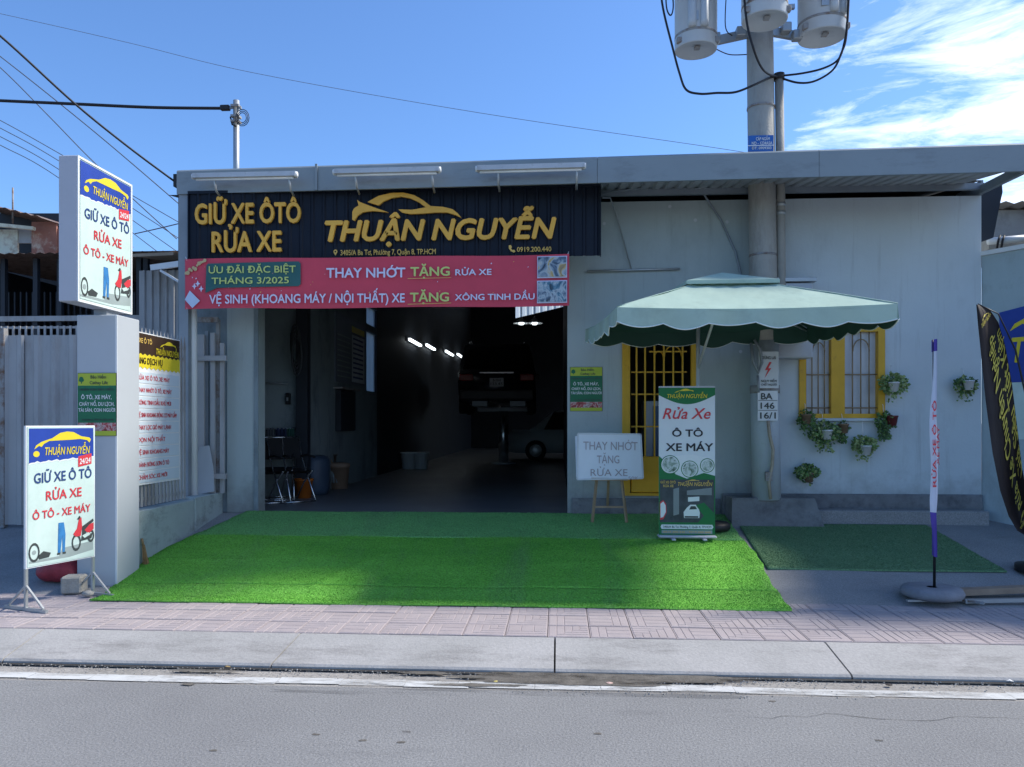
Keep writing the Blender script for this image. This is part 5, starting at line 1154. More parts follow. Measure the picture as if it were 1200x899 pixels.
# four panels from the vent ring to the edge, sagging between the ribs
vent = .27
cn = MB(); nseg = 12; nr = 8
for i in range(4):
    a, b = corners[i], corners[(i+1) % 4]; grid = []
    for r_ in range(nr+1):
        q = vent+(1-vent)*r_/nr; row = []
        for k_ in range(nseg+1):
            u = k_/nseg; e = a.lerp(b, u); p = CT.lerp(e, q); hgt = zP+(zE-zP)*(q**1.08)
            sag = -.085*math.sin(PI*u)*q*q*(1-.55*q)+.006*math.sin(u*17+q*9+i)*q+.004*math.sin(u*31-q*14)
            row.append(Vector((p.x, p.y, hgt+sag*1.0+(.02*math.sin(PI*u)*0))))
        grid.append(row)
    vs = [v for row in grid for v in row]; n = nseg+1
    MB().add(vs, [(r_*n+k_, r_*n+k_+1, (r_+1)*n+k_+1, (r_+1)*n+k_) for r_ in range(nr) for k_ in range(nseg)], True).build('canopy_panel', M_mint, um, world=True)
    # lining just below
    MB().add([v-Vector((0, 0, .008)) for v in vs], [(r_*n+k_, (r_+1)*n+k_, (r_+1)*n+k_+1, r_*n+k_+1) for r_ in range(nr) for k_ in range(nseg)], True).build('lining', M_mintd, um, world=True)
    # scalloped valance with piping
    ns = 72; sc = 6; top = []; bot = []
    for k_ in range(ns+1):
        u = k_/ns; e = a.lerp(b, u); z_ = zE-.055*math.sin(PI*u)*.5
        outw = (e-CT); outw.z = 0; outw = outw.normalized()*(.012*math.sin(u*PI*9+i))
        dep = .128+(.040+.018*math.sin(int(sc*u)*2.3+i*1.7))*abs(math.sin(PI*sc*u))+.008*math.sin(u*9+i)
        top.append(Vector((e.x, e.y, z_))); bot.append(Vector((e.x, e.y, z_-dep))+outw)
    MB().add(top+bot, [(k_, k_+ns+1, k_+ns+2, k_+1) for k_ in range(ns)], True).build('valance', M_mint, um, world=True)
    inn = [(CT-v) for v in top]
    def sh_(v): d = CT-v; d.z = 0; return v+d.normalized()*.01
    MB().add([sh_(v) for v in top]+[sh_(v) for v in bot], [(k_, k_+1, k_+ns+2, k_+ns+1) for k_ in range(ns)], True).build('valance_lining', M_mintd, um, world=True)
    MB().tube(bot, .006, 5).build('piping', mat('piping_white', (.70, .76, .72), .7), um, world=True)
for i in range(4):
    a = corners[i]; MB().tube([Vector((*CT.lerp(a, q_).xy, zP+(zE-zP)*q_**1.08+.004)) for q_ in [vent+(1-vent)*j/8 for j in range(9)]], .005, 5).build('seam', M_mint, um, world=True)
# vent cap
cap = MB(); vs = []; q2 = .36
for i in range(4): 
    p = CT.lerp(corners[i], q2); vs.append((p.x, p.y, zP+(zE-zP)*vent*1.08+.045))
vs.append((CT.x, CT.y, zP+.055))
lift = [Vector(v) for v in vs]
for i in range(4):
    a, b, t_ = lift[i], lift[(i+1) % 4], lift[4]; m_ = (a+b)/2; m_.z += .0
    cap.add([a, m_-Vector((0, 0, .02)), b, t_], [(0, 1, 3), (1, 2, 3)], False)
    cap.add([a, b, b-Vector((0, 0, .035)), a-Vector((0, 0, .035))], [(0, 1, 2, 3)])
cap.build('vent_cap', M_mint, um, world=True)
M_pole = mat('parasol_pole', (.62, .66, .66), .4, metal=.2, var=.08)
pp = Vector((X(818, pu.y), pu.y, gz(pu.y)))
hubz = zP-.12
MB().tube([pp, Vector((pp.x, pp.y, zE+.22))], .021, 12).build('pole', M_pole, um, world=True)
MB().tube([Vector((pp.x, pp.y, zE-.45)), Vector((CT.x, CT.y, hubz-.04))], .014, 8).build('strut', M_pole, um, world=True)
MB().tube([Vector((pp.x, pp.y, zE+.21)), Vector((CT.x, CT.y, hubz))], .018, 8).build('arm', M_pole, um, world=True)
MB().lathe([(.03, -.05), (.04, 0), (.03, .06)], (CT.x, CT.y, hubz), 12).build('hub', M_pole, um, world=True)
for i in range(4):
    e = corners[i]; MB().tube([Vector((CT.x, CT.y, hubz)), Vector((e.x, e.y, zE-.015)).lerp(CT, .02)-Vector((0, 0, .02))], .009, 6).build('rib', M_pole, um, world=True)
MB().lathe([(.0, 0), (.20, 0), (.215, .02), (.215, .06), (.19, .085), (.05, .10), (.035, .22), (.0, .22)], (pp.x+.13, pp.y+.02, gz(pp.y)+.01), 20).build('base_weight', M_black, um, world=True)
MB().bar((pp.x, pp.y, gz(pp.y)+.06), (pp.x+.13, pp.y, gz(pp.y)+.12), .05).build('base_socket', M_black, um, world=True)
# ================================================================== WHITEBOARD ON EASEL
M_wood = mat('easel_wood', (.36, .25, .15), .6, var=.2, scale=9)
ez = gr(714, 614)
es = thing('easel', 'small wooden easel standing on the turf before the yellow door', 'easel', (ez.x, ez.y, gz(ez.y)+.02))
sE = F/ez.y; bz = .50
for x0, x1 in ((-.19, -.125), (.19, .125)): MB().bar((x0, -.02, 0), (x1, .03, bz+.1), .028, .022).build('leg', M_wood, es)
MB().bar((.0, .38, gz(ez.y+.38)-gz(ez.y)), (0, .06, bz+.08), .028, .022).build('leg', M_wood, es)
MB().bar((-.165, -.01, .17), (.165, -.01, .17), .03, .02).build('stretcher', M_wood, es)
MB().bar((-.2, -.022, bz-.02), (.2, -.022, bz-.02), .05, .03).build('ledge', M_wood, es)
M_wb = mat('whiteboard', (.74, .78, .83), .35, var=.05, scale=3); M_pen = mat('marker_brown', (.42, .36, .38), .7)
zb0 = Z(714, 563, ez.y)-es.location.z; zb1 = Z(714, 509, ez.y)-es.location.z
wb = thing('whiteboard', 'white dry-erase board with faint handwriting resting on the easel', 'whiteboard', (X(714, ez.y), ez.y-.045, gz(ez.y)+.02))
a, b = X(675, ez.y)-wb.location.x, X(753, ez.y)-wb.location.x
MB().plate([(a+.012, zb0+.012), (b, zb0+.03), (b-.025, zb1), (a+.02, zb1+.008)], .0, .012).build('front_board', M_wb, wb)
MB().plate([(a, zb0+.04), (b-.02, zb0+.045), (b-.04, zb1-.012), (a-.01, zb1-.02)], .016, .012).build('rear_board', M_wb, wb)
fr = MB()
for (p, q) in (((a+.012, zb0+.012), (b, zb0+.03)), ((b, zb0+.03), (b-.025, zb1)), ((b-.025, zb1), (a+.02, zb1+.008)), ((a+.02, zb1+.008), (a+.012, zb0+.012))): fr.bar((p[0], .004, p[1]), (q[0], .004, q[1]), .018, .018, up=(0, 1, 0))
fr.build('frame', mat('wb_frame', (.62, .65, .68), .4), wb)
text(wb, 'THAY NHỚT', a+.08, b-.06, zb1-.17, .09, M_pen, y=-.006, bold=-.012, slope=-.01)
text(wb, 'TẶNG', a+.23, b-.26, zb1-.32, .085, M_pen, y=-.006, bold=-.012)
text(wb, 'RỬA XE', a+.16, b-.17, zb1-.46, .075, M_pen, y=-.006, bold=-.012)
text(wb, '50K', b-.16, b-.05, zb1-.50, .035, M_pen, y=-.006, bold=-.01)
# ================================================================== ROLL-UP BANNER
ru0 = gr(772, 634); ru1 = gr(838, 634); rY = ru0.y
rW = X(838, rY)-X(772, rY); rb = thing('rollup_banner', 'white and green roll-up banner standing on the turf under the parasol', 'banner stand', (X(772, rY), rY, gz(rY)+.02))
zbt = Z(805, 627, rY)-rb.location.z; ztp = Z(805, 453.5, rY)-rb.location.z; Hh = ztp-zbt
MB().cbox((-.01, -.07, .018), (rW+.01, .08, zbt), .012).build('base_case', M_alu, rb)
for xx in (.12, rW-.14): MB().cbox((xx, -.11, 0), (xx+.04, .11, .017), .003).build('foot', M_alu, rb)
vs = []; nn = 24
def rc(x, z): return .012*math.sin(x/rW*PI)-.004*math.sin(x*16)
for k_ in (0, 1):
    for i in range(nn+1): vs.append((rW*i/nn, 0 if k_ == 0 else -.0, zbt if k_ == 0 else ztp))
MB().rect(.0, rW, zbt, ztp, 0, .003).build('print_sheet', mat('print_white', (.68, .71, .73), .45, var=.04, scale=2), rb)
MB().bar((0, .006, ztp), (rW, .006, ztp), .02, .016).build('top_rail', M_alu, rb)
MB().tube([(rW/2, .03, .1), (rW/2, .03, ztp)], .009, 6).build('support_rod', M_alu, rb)
M_pg2 = mat('print_green', (.008, .16, .045), .5, var=.1); M_pk = mat('print_black', (.02, .02, .025), .5)
g = lambda u, v: (u*rW, zbt+(1-v)*Hh)
hd = [g(0, 0), g(0, .055)]+[g(i/16, .055+.062*math.sin(PI*i/16)) for i in range(1, 16)]+[g(1, .055), g(1, 0)]
MB().plate(hd, -.002).build('green_header', M_pg2, rb)
text(rb, 'THUẬN NGUYỄN', .15*rW, .86*rW, g(0, .075)[1], .026*Hh, M_pyel, y=-.005, bold=.02, shear=.2)
m = MB(); p0, p1 = g(.28, .042), g(.62, .012); car_swoosh(m, p0[0], p1[0], p0[1], p1[1], -.005); m.build('car_logo', M_pyel, rb)
text(rb, 'Rửa Xe', .07*rW, .92*rW, g(0, .215)[1], .07*Hh, M_pred, y=-.003, bold=.02, shear=.3)
text(rb, 'Ô TÔ', .24*rW, .78*rW, g(0, .335)[1], .046*Hh, M_pk, y=-.003, bold=.035)
text(rb, 'XE MÁY', .13*rW, .96*rW, g(0, .432)[1], .05*Hh, M_pk, y=-.003, bold=.035)
MB().plate([g(0, .465), g(.1, .50), g(.3, .59), g(.5, .62), g(.8, .58), g(1, .60), g(1, 1), g(0, 1)], -.0012).build('green_wave', M_pg2, rb)
MB().plate([g(.15, .47), g(.6, .455), g(1, .49), g(1, .575), g(.8, .56), g(.5, .605), g(.3, .575)], -.0018).build('white_wave', M_white, rb)
M_ci = vmat('bubble_photo', [(.03, .06, .04), (.22, .30, .24), (.60, .64, .62), (.12, .16, .13)], 14)
for u, v, r_ in ((.2, .525, .155), (.55, .555, .14), (.86, .53, .115)):
    c_ = g(u, v); MB().use(M_pg2).disc(*c_, r_*rW+.008, -.0035, 0, 24).use(M_white).disc(*c_, r_*rW, -.0042, 0, 24).use(M_ci).disc(*c_, r_*rW-.009, -.0049, 0, 24).build('round_picture', None, rb)
ph = MB().use(mat('print_shop', (.055, .065, .075), .5, var=.5, scale=7)).plate([g(.02, .625), g(.98, .625), g(.98, .915), g(.02, .915)], -.0025)
ph.use(mat('print_midgrey', (.22, .24, .25), .5)).plate([g(.26, .69), g(.36, .68), g(.36, .86), g(.26, .87)], -.0032).plate([g(.5, .70), g(.94, .68), g(.94, .73), g(.5, .73)], -.0032)
ph.use(M_white).plate([g(.44, .845), g(.50, .815), g(.56, .795), g(.66, .795), g(.71, .82), g(.73, .85), g(.72, .885), g(.45, .885)], -.0033).plate([g(.52, .745), g(.72, .74), g(.72, .77), g(.52, .775)], -.0034)
ph.use(M_pdk).plate([g(.57, .805), g(.65, .805), g(.68, .825), g(.54, .828)], -.0038).plate([g(.46, .872), g(.70, .872), g(.70, .883), g(.46, .883)], -.0039)
ph.use(M_pred).plate([g(.02, .78), g(.08, .765), g(.13, .79), g(.14, .85), g(.08, .895), g(.02, .90)], -.0034)
ph.use(M_pg2).plate([g(.66, .80), g(.80, .78), g(.98, .85), g(.98, .915), g(.70, .915), g(.80, .87)], -.0036)
ph.use(M_white).plate([g(.03, .79), g(.08, .775), g(.12, .80), g(.125, .845), g(.08, .88), g(.03, .885)], -.0037); ph.build('shop_picture', None, rb)
text(rb, 'GIỮ XE ÔTÔ', .03*rW, .30*rW, g(0, .652)[1], .016*Hh, M_goldp, y=-.004, bold=.03); text(rb, 'RỬA XE', .08*rW, .26*rW, g(0, .677)[1], .016*Hh, M_goldp, y=-.004, bold=.03)
text(rb, 'THUẬN NGUYỄN', .34*rW, .95*rW, g(0, .668)[1], .024*Hh, M_goldp, y=-.004, bold=.02, shear=.2)
m = MB(); p0, p1 = g(.46, .643), g(.72, .625); car_swoosh(m, p0[0], p1[0], p0[1], p1[1], -.0042); m.build('car_logo', M_goldp, rb)
MB().plate([g(.05, .93), g(.95, .93), g(.97, .945), g(.95, .96), g(.05, .96), g(.03, .945)], -.003).build('address_strip', M_white, rb)
text(rb, '3405/A Ba Tơ, Phường 7, Quận 8, TP.HCM', .08*rW, .93*rW, g(0, .952)[1], .014*Hh, M_pdk, y=-.004, bold=.01)
MB().rect(.05*rW, .95*rW, g(0, .99)[1], g(0, .968)[1], -.003).build('phone_strip', M_pgrey, rb)
text(rb, '0919.200.440 / 0919.200.440', .08*rW, .92*rW, g(0, .986)[1], .012*Hh, M_goldp, y=-.004, bold=.01)
# ================================================================== HANGING PLANTS
M_l1 = mat('leaf_green', (.12, .23, .06), .55, var=.35, scale=25); M_l2 = mat('leaf_light', (.30, .38, .15), .55, var=.35, scale=25); M_l3 = mat('leaf_dark', (.07, .13, .055), .6, var=.35, scale=25)
M_pot = mat('pot_white', (.62, .64, .66), .5); M_potr = mat('pot_red', (.16, .03, .035), .6, var=.2, scale=12); M_potb = mat('pot_coir', (.22, .15, .10), .9, var=.3, scale=20)
def leafy(mb, c, rx, rz, n, mats, trail=0, ls=.035, rnd=None):
    for i in range(n):
        m_ = random.choice(mats); mb.use(m_)
        a = random.uniform(0, 2*PI); r = random.random()**.75; y_ = -abs(random.gauss(0, .5))*rx*.8-.015
        x_ = c[0]+rx*r*math.cos(a); z_ = c[1]+rz*r*math.sin(a)
        if random.random() < trail: z_ = c[1]-rz*random.uniform(.3, 1.9); x_ = c[0]+random.uniform(-.55, .55)*rx
        s = ls*random.uniform(.6, 1.25); d = Vector((math.cos(a)+random.gauss(0, .5), random.uniform(-1, .1), math.sin(a)*.6-.25+random.gauss(0, .4))).normalized()
        sd = d.cross(Vector((random.uniform(-1, 1), -1, random.uniform(-.6, 1)))).normalized()*s*.38; p = Vector((x_, y_-.03, z_)); up_ = d.cross(sd).normalized()*s*.12
        mb.add([p, p+d*s*.5+sd+up_, p+d*s, p+d*s*.5-sd+up_], [(0, 1, 2), (0, 2, 3)])
def hang_plant(label, px, py, rx, rz, pot, mats, trail=0.1, n=150, hook=None, pot_dz=0, pot_r=.055, ls=.05, pw_=None):
    c_ = at(px, py, YF-.01); r = thing('hanging_plant', label, 'plant', c_, group='potted plants hung on the blue wall')
    k_ = 8.75/F
    pz = pot_dz*k_
    MB().lathe([(0, -pot_r*1.0), (pot_r*.72, -pot_r*1.0), (pot_r, pot_r*.7), (pot_r*1.08, pot_r*.7), (pot_r*1.08, pot_r*.95), (pot_r*.9, pot_r*.95), (0, pot_r*.6)], ((pw_ or 0)*k_, -pot_r*1.1-(.09 if pot is M_pot else .03), pz), 14).build('pot', pot, r)
    f = MB(); leafy(f, (0, 0), rx*k_*.86, rz*k_*.86, int(n*2.3), mats, trail*.8, ls*.78); f.build('foliage', None, r)['kind'] = 'stuff'
    st = MB()
    for i in range(4):
        a = random.uniform(-.6, .6); st.tube([(0, -.05, pz+pot_r*.6), (a*rx*k_*.5, -.07, rz*k_*.4), (a*rx*k_*.95, -.08, -rz*k_*random.uniform(-.2, .9))], .004, 4)
    st.build('stem', M_l3, r)
    MB().tube([(0, -.002, (hook or rz+9)*k_), (.004, -.03, (hook or rz+9)*k_-.03), (.0, -pot_r*1.1, pz+pot_r)], .003, 5).build('hanger_wire', M_white, r)
    return r
hang_plant('bushy variegated plant hung at the right side of the window frame', 1043, 450, 17, 13, M_pot, [M_l2, M_l1, M_l2], .08, 210, pot_dz=-4, pw_=-2)
hang_plant('small plant in a white square pot right of the window, near the corner', 1127, 452, 14, 11, M_pot, [M_l1, M_l2, M_l3], .12, 120, hook=20, pot_dz=0)
hang_plant('wispy grey-green plant under the left corner of the window', 942, 491, 11, 11, M_potb, [M_l3, M_l1], .2, 130, ls=.04)
hang_plant('large leafy plant in a white pot below the window sill', 962, 506, 19, 14, M_pot, [M_l1, M_l3, M_l2], .2, 220, hook=24, pot_dz=-3, pw_=2)
hang_plant('thin trailing plant with long strands below the window mullion', 985, 502, 8, 10, M_potb, [M_l3, M_l1], .6, 110, ls=.04)
hang_plant('pale variegated plant hanging lowest under the right window pane', 1009, 521, 15, 11, M_pot, [M_l2, M_l1, M_l2], .12, 190, hook=30, pot_dz=-6)
hang_plant('drooping plant with a dark red ball pot at the window lower right corner', 1033, 494, 11, 13, M_potr, [M_l3, M_l1], .5, 150, pot_dz=1, pot_r=.06, pw_=8)
hang_plant('round dense plant in a coir pot, lowest beside the utility pole', 943, 552, 15, 9, M_potb, [M_l1, M_l3, M_l2], .05, 190, hook=16, pot_dz=-7, pw_=2)
# ================================================================== FLAGS
M_purple = mat('flag_purple', (.10, .06, .38), .6, var=.15); M_fwhite = mat('flag_white', (.64, .66, .76), .6, var=.05); M_fblack = mat('flag_black', (.018, .011, .012), .6, var=.3, scale=2); M_fyel = mat('flag_yellow', (.66, .55, .10), .6)
fb = gr(1095, 702)
fl1 = thing('feather_flag', 'slim white and purple feather flag seen edge-on on the pavement', 'flag', fb)
YL = fb.y; zz = lambda py: Z(1094, py, YL)-fb.z; kx = YL/F
MB().tube([(0, 0, .05), (.0, 0, zz(560)), (-.005, 0, zz(470)), (-.012, .0, zz(398))], [.012, .010, .008, .004], 8).build('pole', M_black, fl1)
def flagband(pya, pyb, m, name, wfun):
    vs = []; n = 14
    for i in range(n+1):
        py = pya+(pyb-pya)*i/n; z_ = zz(py); wl_, wr_ = wfun(py)
        vs += [(wl_*kx, -.012, z_), (wl_*.3*kx+wr_*.1*kx, -.055, z_), (wr_*kx, .02, z_), (wr_*.5*kx, .06, z_)]
    fs = []
    for i in range(n):
        a = 4*i
        for j in range(3): fs.append((a+j, a+j+1, a+j+5, a+j+4))
    return MB().add(vs, fs, True).build(name, m, fl1)
wf = lambda py: (-1.0-4.5*max(0, min(1, (py-405)/80))*max(.35, 1-max(0, py-590)/60)+.8*math.sin(py*.06), 1.2+3.8*max(0, min(1, (py-420)/120))*max(.3, 1-max(0, py-580)/60))
flagband(398, 412, M_purple, 'purple_tip', wf); flagband(412, 600, M_fwhite, 'white_cloth', wf); flagband(600, 652, M_purple, 'purple_tail', wf)
text(fl1, 'RỬA XE Ô TÔ', zz(570), zz(470), .012, .028, M_pred, y=-.062, bold=.03, rot90=True, skewfn=lambda a, b: (a, -.058, b))
text(fl1, 'XE MÁY', zz(545), zz(500), -.030, .02, M_pred, bold=.03, rot90=True, skewfn=lambda a, b: (a, -.02, b))
# weight: old tyre-like pad on crossed feet
MB().lathe([(.04, 0), (.19, 0), (.235, .02), (.245, .05), (.225, .085), (.16, .10), (.04, .09)], (-.02, 0, .012), 24, cap=False).build('base_weight', mat('tyre_grey', (.23, .23, .25), .9, var=.2, scale=6, bump=.4, bscale=30), fl1)
MB().bar((-.28, -.13, .012), (.3, -.06, .012), .03, .016).build('cross_foot', M_galv, fl1)
MB().bar((-.15, .25, .012), (.30, -.19, .012), .03, .016).build('cross_foot', M_rust, fl1)
o = MB().bar((0, 0, .03), (1.2, .10, .075), .09, .05).build('timber_plank', mat('timber', (.30, .22, .16), .85, var=.25, scale=6)); a = gr(1122, 700); o.location = (a.x, a.y, a.z+.015); tag(o, 'length of brown timber lying on the pavement beside the flag weight', 'plank')
o = MB().bar((0, 0, .012), (.8, .05, .03), .04, .03).build('steel_bracket', M_galv); a = gr(1130, 708); o.location = (a.x, a.y, a.z+.012); tag(o, 'grey metal bar on the pavement at the right, under the timber', 'metal bar')
# black feather flag leaning at the right edge
YB2 = 7.3
fb2 = at(1204, 640, YB2)
fl2 = thing('feather_flag', 'black feather flag with yellow vertical lettering at the right edge', 'flag', (X(1222, YB2), YB2, gz(YB2)))
lf = [(1144, 357), (1146, 380), (1150, 420), (1155, 470), (1163, 530), (1172, 575), (1182, 605), (1192, 622), (1204, 629)]
rt = [(1147, 357), (1160, 363), (1170, 378), (1178, 405), (1186, 450), (1192, 500), (1198, 550), (1206, 590), (1212, 626)]
def spl(L, n):
    out_ = []
    for i in range(n+1):
        t = i/n*(len(L)-1); k_ = min(int(t), len(L)-2); f = t-k_; out_.append((L[k_][0]*(1-f)+L[k_+1][0]*f, L[k_][1]*(1-f)+L[k_+1][1]*f))
    return out_
A1, A2 = spl(lf, 32), spl(rt, 32); vs = []
def fpt(u, v):   # u across 0..1, v down 0..1
    i = v*32; k_ = min(int(i), 31); f = i-k_
    l_ = [A1[k_][j]*(1-f)+A1[k_+1][j]*f for j in (0, 1)]; r_ = [A2[k_][j]*(1-f)+A2[k_+1][j]*f for j in (0, 1)]
    yy = YB2-.05*math.sin(u*PI*1.6+v*3)-.02*math.sin(v*14+u*2)
    return at(l_[0]*(1-u)+r_[0]*u, l_[1]*(1-u)+r_[1]*u, yy)
vs = [fpt(j/8, i/32) for i in range(33) for j in range(9)]
MB().add(vs, [(i*9+j, i*9+j+1, (i+1)*9+j+1, (i+1)*9+j) for i in range(32) for j in range(8)], True).build('cloth', M_fblack, fl2, world=True)
def fskew(u, v, off=.012):
    return fpt(u, v)+Vector((0, -off, 0))
I2 = wm(fl2).inverted()
def ftx(s, v0, v1, u, capu):   # reading upwards: text x from v1 (bottom) to v0
    text(fl2, s, 0, 1, 0, 1, M_fyel, bold=.02, skewfn=lambda a, b: tuple(I2 @ fskew(u-b*capu if True else 0, v1+(v0-v1)*a)))
ftx('Rửa Xe Chuyên Nghiệp', .24, .82, .62, .24); ftx('Giá Siêu Tiết Kiệm', .27, .75, .95, .22)
text(fl2, 'THUẬN NGUYỄN', 0, 1, 0, 1, M_fyel, bold=.02, skewfn=lambda a, b: tuple(I2 @ fskew(.18+.7*a, .155-.018*b)))
text(fl2, 'THUẬN NGUYỄN', 0, 1, 0, 1, M_fyel, bold=.02, skewfn=lambda a, b: tuple(I2 @ fskew(.12+.8*a, .90-.018*b)))
m = MB(); m.add([I2 @ fskew(.3+.45*u, .135-.025*v) for u, v in carA], [tuple(range(len(carA)))]); m.add([I2 @ fskew(.25+.45*u, .875-.025*v) for u, v in carA], [tuple(range(len(carA)))]); m.build('car_logo', M_fyel, fl2)
MB().tube([(0, 0, .02), tuple(I2 @ at(1218, 560, YB2+.08)), tuple(I2 @ at(1206, 480, YB2+.1)), tuple(I2 @ at(1190, 410, YB2+.1)), tuple(I2 @ at(1170, 368, YB2+.01)), tuple(I2 @ at(1146, 356, YB2+.01))], [.014, .012, .01, .008, .006, .004], 6).build('pole', M_black, fl2)
MB().lathe([(0, 0), (.22, 0), (.22, .06), (.05, .08), (.03, .2), (0, .2)], (0, 0, 0), 18).build('base_weight', M_black, fl2)
# ================================================================== RIGHT NEIGHBOUR
xn = xd+.012
nw = thing('neighbour_wall', 'painted side wall with a blue mural panel at the right edge', 'wall', (xn, 8.5, gz(8.5)))
zw = Z(1152, 300, YF); dirw = Vector((math.sin(.62), -math.cos(.62), 0))   # runs towards the street, opening to the right
Mw = Matrix.Translation((xn, YF+.02, 0)) @ Matrix.Rotation(math.atan2(dirw.y, dirw.x), 4, 'Z')
L_ = 3.4
M_nw = mat('neighbour_paint', (.40, .48, .50), .85, var=.1, scale=1.3, bump=.15, bscale=30, spots=(.30, .35, .36), spot_amt=.42, spot_scale=2.5, streak=2)
MB().box((0, 0, FLOOR-.55), (L_, .14, zw), Mw).build('wall_slab', M_nw, nw, world=True)
MB().box((0, -.03, zw+.002), (L_, .17, zw+.05), Mw).build('coping', M_white, nw, world=True)
mu = MB().rect(.28, L_-.3, 0, 0, 0) if False else None
def wl3(pts, y, m_, name):
    MB().add([Mw @ Vector((a, y, b)) for a, b in pts], [tuple(range(len(pts)))]).build(name, m_, nw, world=True)
zmb = [Z(1170, 448, YF-.3), Z(1170, 364, YF-.3)]
wl3([(.19, zmb[0]-.62), (2.6, zmb[0]-.62), (2.6, zmb[0]-.002), (.19, zmb[0]-.002)], -.004, M_pmint, 'mural_white_field')
wl3([(.19, zmb[0]), (2.6, zmb[0]), (2.6, zmb[1]+.5), (1.2, zmb[1]+.22), (.45, zmb[1]+.04), (.19, zmb[1])], -.004, M_pblue, 'mural_blue_field')
def mtext(s, x0, x1, zb, cap_, m_, bold=.03, shear=0.0):
    I = wm(nw).inverted(); text(nw, s, x0, x1, zb, cap_, m_, bold=bold, shear=shear, skewfn=lambda a, b: tuple(I @ (Mw @ Vector((a, -.008, b)))))
mtext('THUẬN NGUYỄN', .32, 2.4, zmb[0]+.22, .26, M_pyel, shear=.2); mtext('GIỮ XE', .5, 2.0, zmb[0]-.33, .26, M_pred)
I = wm(nw).inverted(); m = MB(); m.add([I @ (Mw @ Vector((.30+1.6*u, -.009, zmb[0]+.56+.35*v))) for u, v in carA], [tuple(range(len(carA)))]); m.build('mural_car', M_pyel, nw)
# neighbour's house, mostly out of frame: grey wall, sheet roof, gutter pipes
nh = thing('neighbour_house', 'grey neighbouring house with tiled eave showing above the right wall', 'house', (7.2, 10, FLOOR))
MB().box((X(1166, 11.5), 11.5, FLOOR-.1), (14, 11.7, Z(1190, 246, 11.5))).build('wall', mat('render_grey', (.34, .34, .33), .9, var=.15, scale=1.5, spots=(.22, .22, .215), spot_amt=.44, spot_scale=2), nh, world=True)
vs = []; n = 60; ax = X(1160, 11.4); zr = Z(1190, 241, 11.3)
for i in range(n+1):
    x_ = ax+i*.11; d = .03*math.sin(i*PI); d = .04 if i % 2 else 0; vs += [(x_, 11.2, zr+d), (x_, 16, zr+d+.0)]
MB().add(vs, [(2*i, 2*i+2, 2*i+3, 2*i+1) for i in range(n)]).build('sheet_roof', mat('old_tile', (.24, .22, .21), .8, var=.2), nh, world=True)
MB().box((X(1158, 10.6), 10.58, Z(1180, 292, 10.6)), (10.5, 11.5, Z(1180, 279, 10.6))).build('concrete_gutter', M_conc, nh, world=True)
MB().tube([at(1158, 283, 10.45), at(1215, 278, 10.45)], .045, 10).build('gutter_pipe', M_white, nh, world=True)
for px in (1172, 1177): MB().tube([at(px, 276, 10.4), at(px-2, 282, 10.38), at(px-4, 292, 10.4)], .014, 6).build('hose', M_black_rub, nh, world=True)
# street-side wing of that house, beyond the right edge of the view; it shades the right-hand forecourt
NX = 6.35
MB().box((NX, 7.35, 0), (12, 10.0, 4.6)).build('street_wing', M_nw, nh, world=True)
MB().box((NX-.25, 7.1, 4.605), (12.2, 10.2, 4.75)).build('wing_roof', M_conc, nh, world=True)
# clutter at the foot of that wall: green drum and pots
# small dark weed in the turf
# ================================================================== INSIDE THE BAY
M_chrome = mat('chrome_tube', (.55, .56, .58), .25, metal=.9, var=.05); M_canvas = mat('black_canvas', (.012, .012, .014), .8, var=.2)
def chair(label, px, Y, rz):
    r = thing('folding_chair', label, 'chair', (X(px, Y), Y, FLOOR+.002), rz, 'folding chairs by the left wall of the bay')
    h = .42; b = .86
    for s_ in (-1, 1):
        x_ = s_*.23
        MB().tube([(x_, -.28, .01), (x_, -.05, .30), (x_, .16, .58), (x_, .26, b)], .012, 8).build('back_post', M_chrome, r)
        MB().tube([(x_*.9, .26, .01), (x_*.9, .05, .24), (x_*.9, -.23, h)], .012, 8).build('leg', M_chrome, r)
        MB().tube([(x_, -.24, .60), (x_, .0, .62), (x_, .17, .60)], .016, 8).build('armrest', M_canvas, r)
    MB().tube([(-.23, -.28, .012), (.23, -.28, .012)], .011, 8).build('foot_rail', M_chrome, r); MB().tube([(-.207, .26, .012), (.207, .26, .012)], .011, 8).build('foot_rail', M_chrome, r)
    MB().add([(-.215, -.235, h), (.215, -.235, h), (.215, .0, h-.05), (-.215, .0, h-.05), (.215, .17, h+.02), (-.215, .17, h+.02)], [(0, 1, 2, 3), (3, 2, 4, 5)], True).build('seat', M_canvas, r)
    MB().add([(-.215, .165, .56), (.215, .165, .56), (.215, .26, .85), (-.215, .26, .85), (-.215, .21, .70), (.215, .21, .70)], [(0, 1, 5, 4), (4, 5, 2, 3)], True).build('backrest', M_canvas, r)
    MB().tube([(-.23, .26, b), (.23, .26, b)], .012, 8).build('top_rail', M_chrome, r)
chair('folding chair nearest the left jamb, black canvas on chrome tube', 315, 10.15, .55); chair('middle black folding chair at the left wall of the bay', 324, 10.5, .35); chair('black folding chair beside the orange bucket', 341, 10.3, .75)
M_or = mat('orange_plastic', (.48, .13, .02), .5); M_bl = mat('blue_plastic', (.045, .07, .11), .5, var=.2)
def pot_(name, label, cat, px, Y, prof, m, handle=True, grp=None):
    r = thing(name, label, cat, (X(px, Y), Y, FLOOR+.002), group=grp); MB().lathe(prof, (0, 0, 0), 18, cap=False).build('body', m, r)
    if handle:
        R_ = prof[-2][0]; h_ = prof[-2][1]; MB().tube([(R_*math.cos(a), -.02, h_+.0+R_*.7*math.sin(a)*.4-.02) for a in [PI*i/8 for i in range(9)]], .005, 5).build('handle', M_galv, r)
    return r
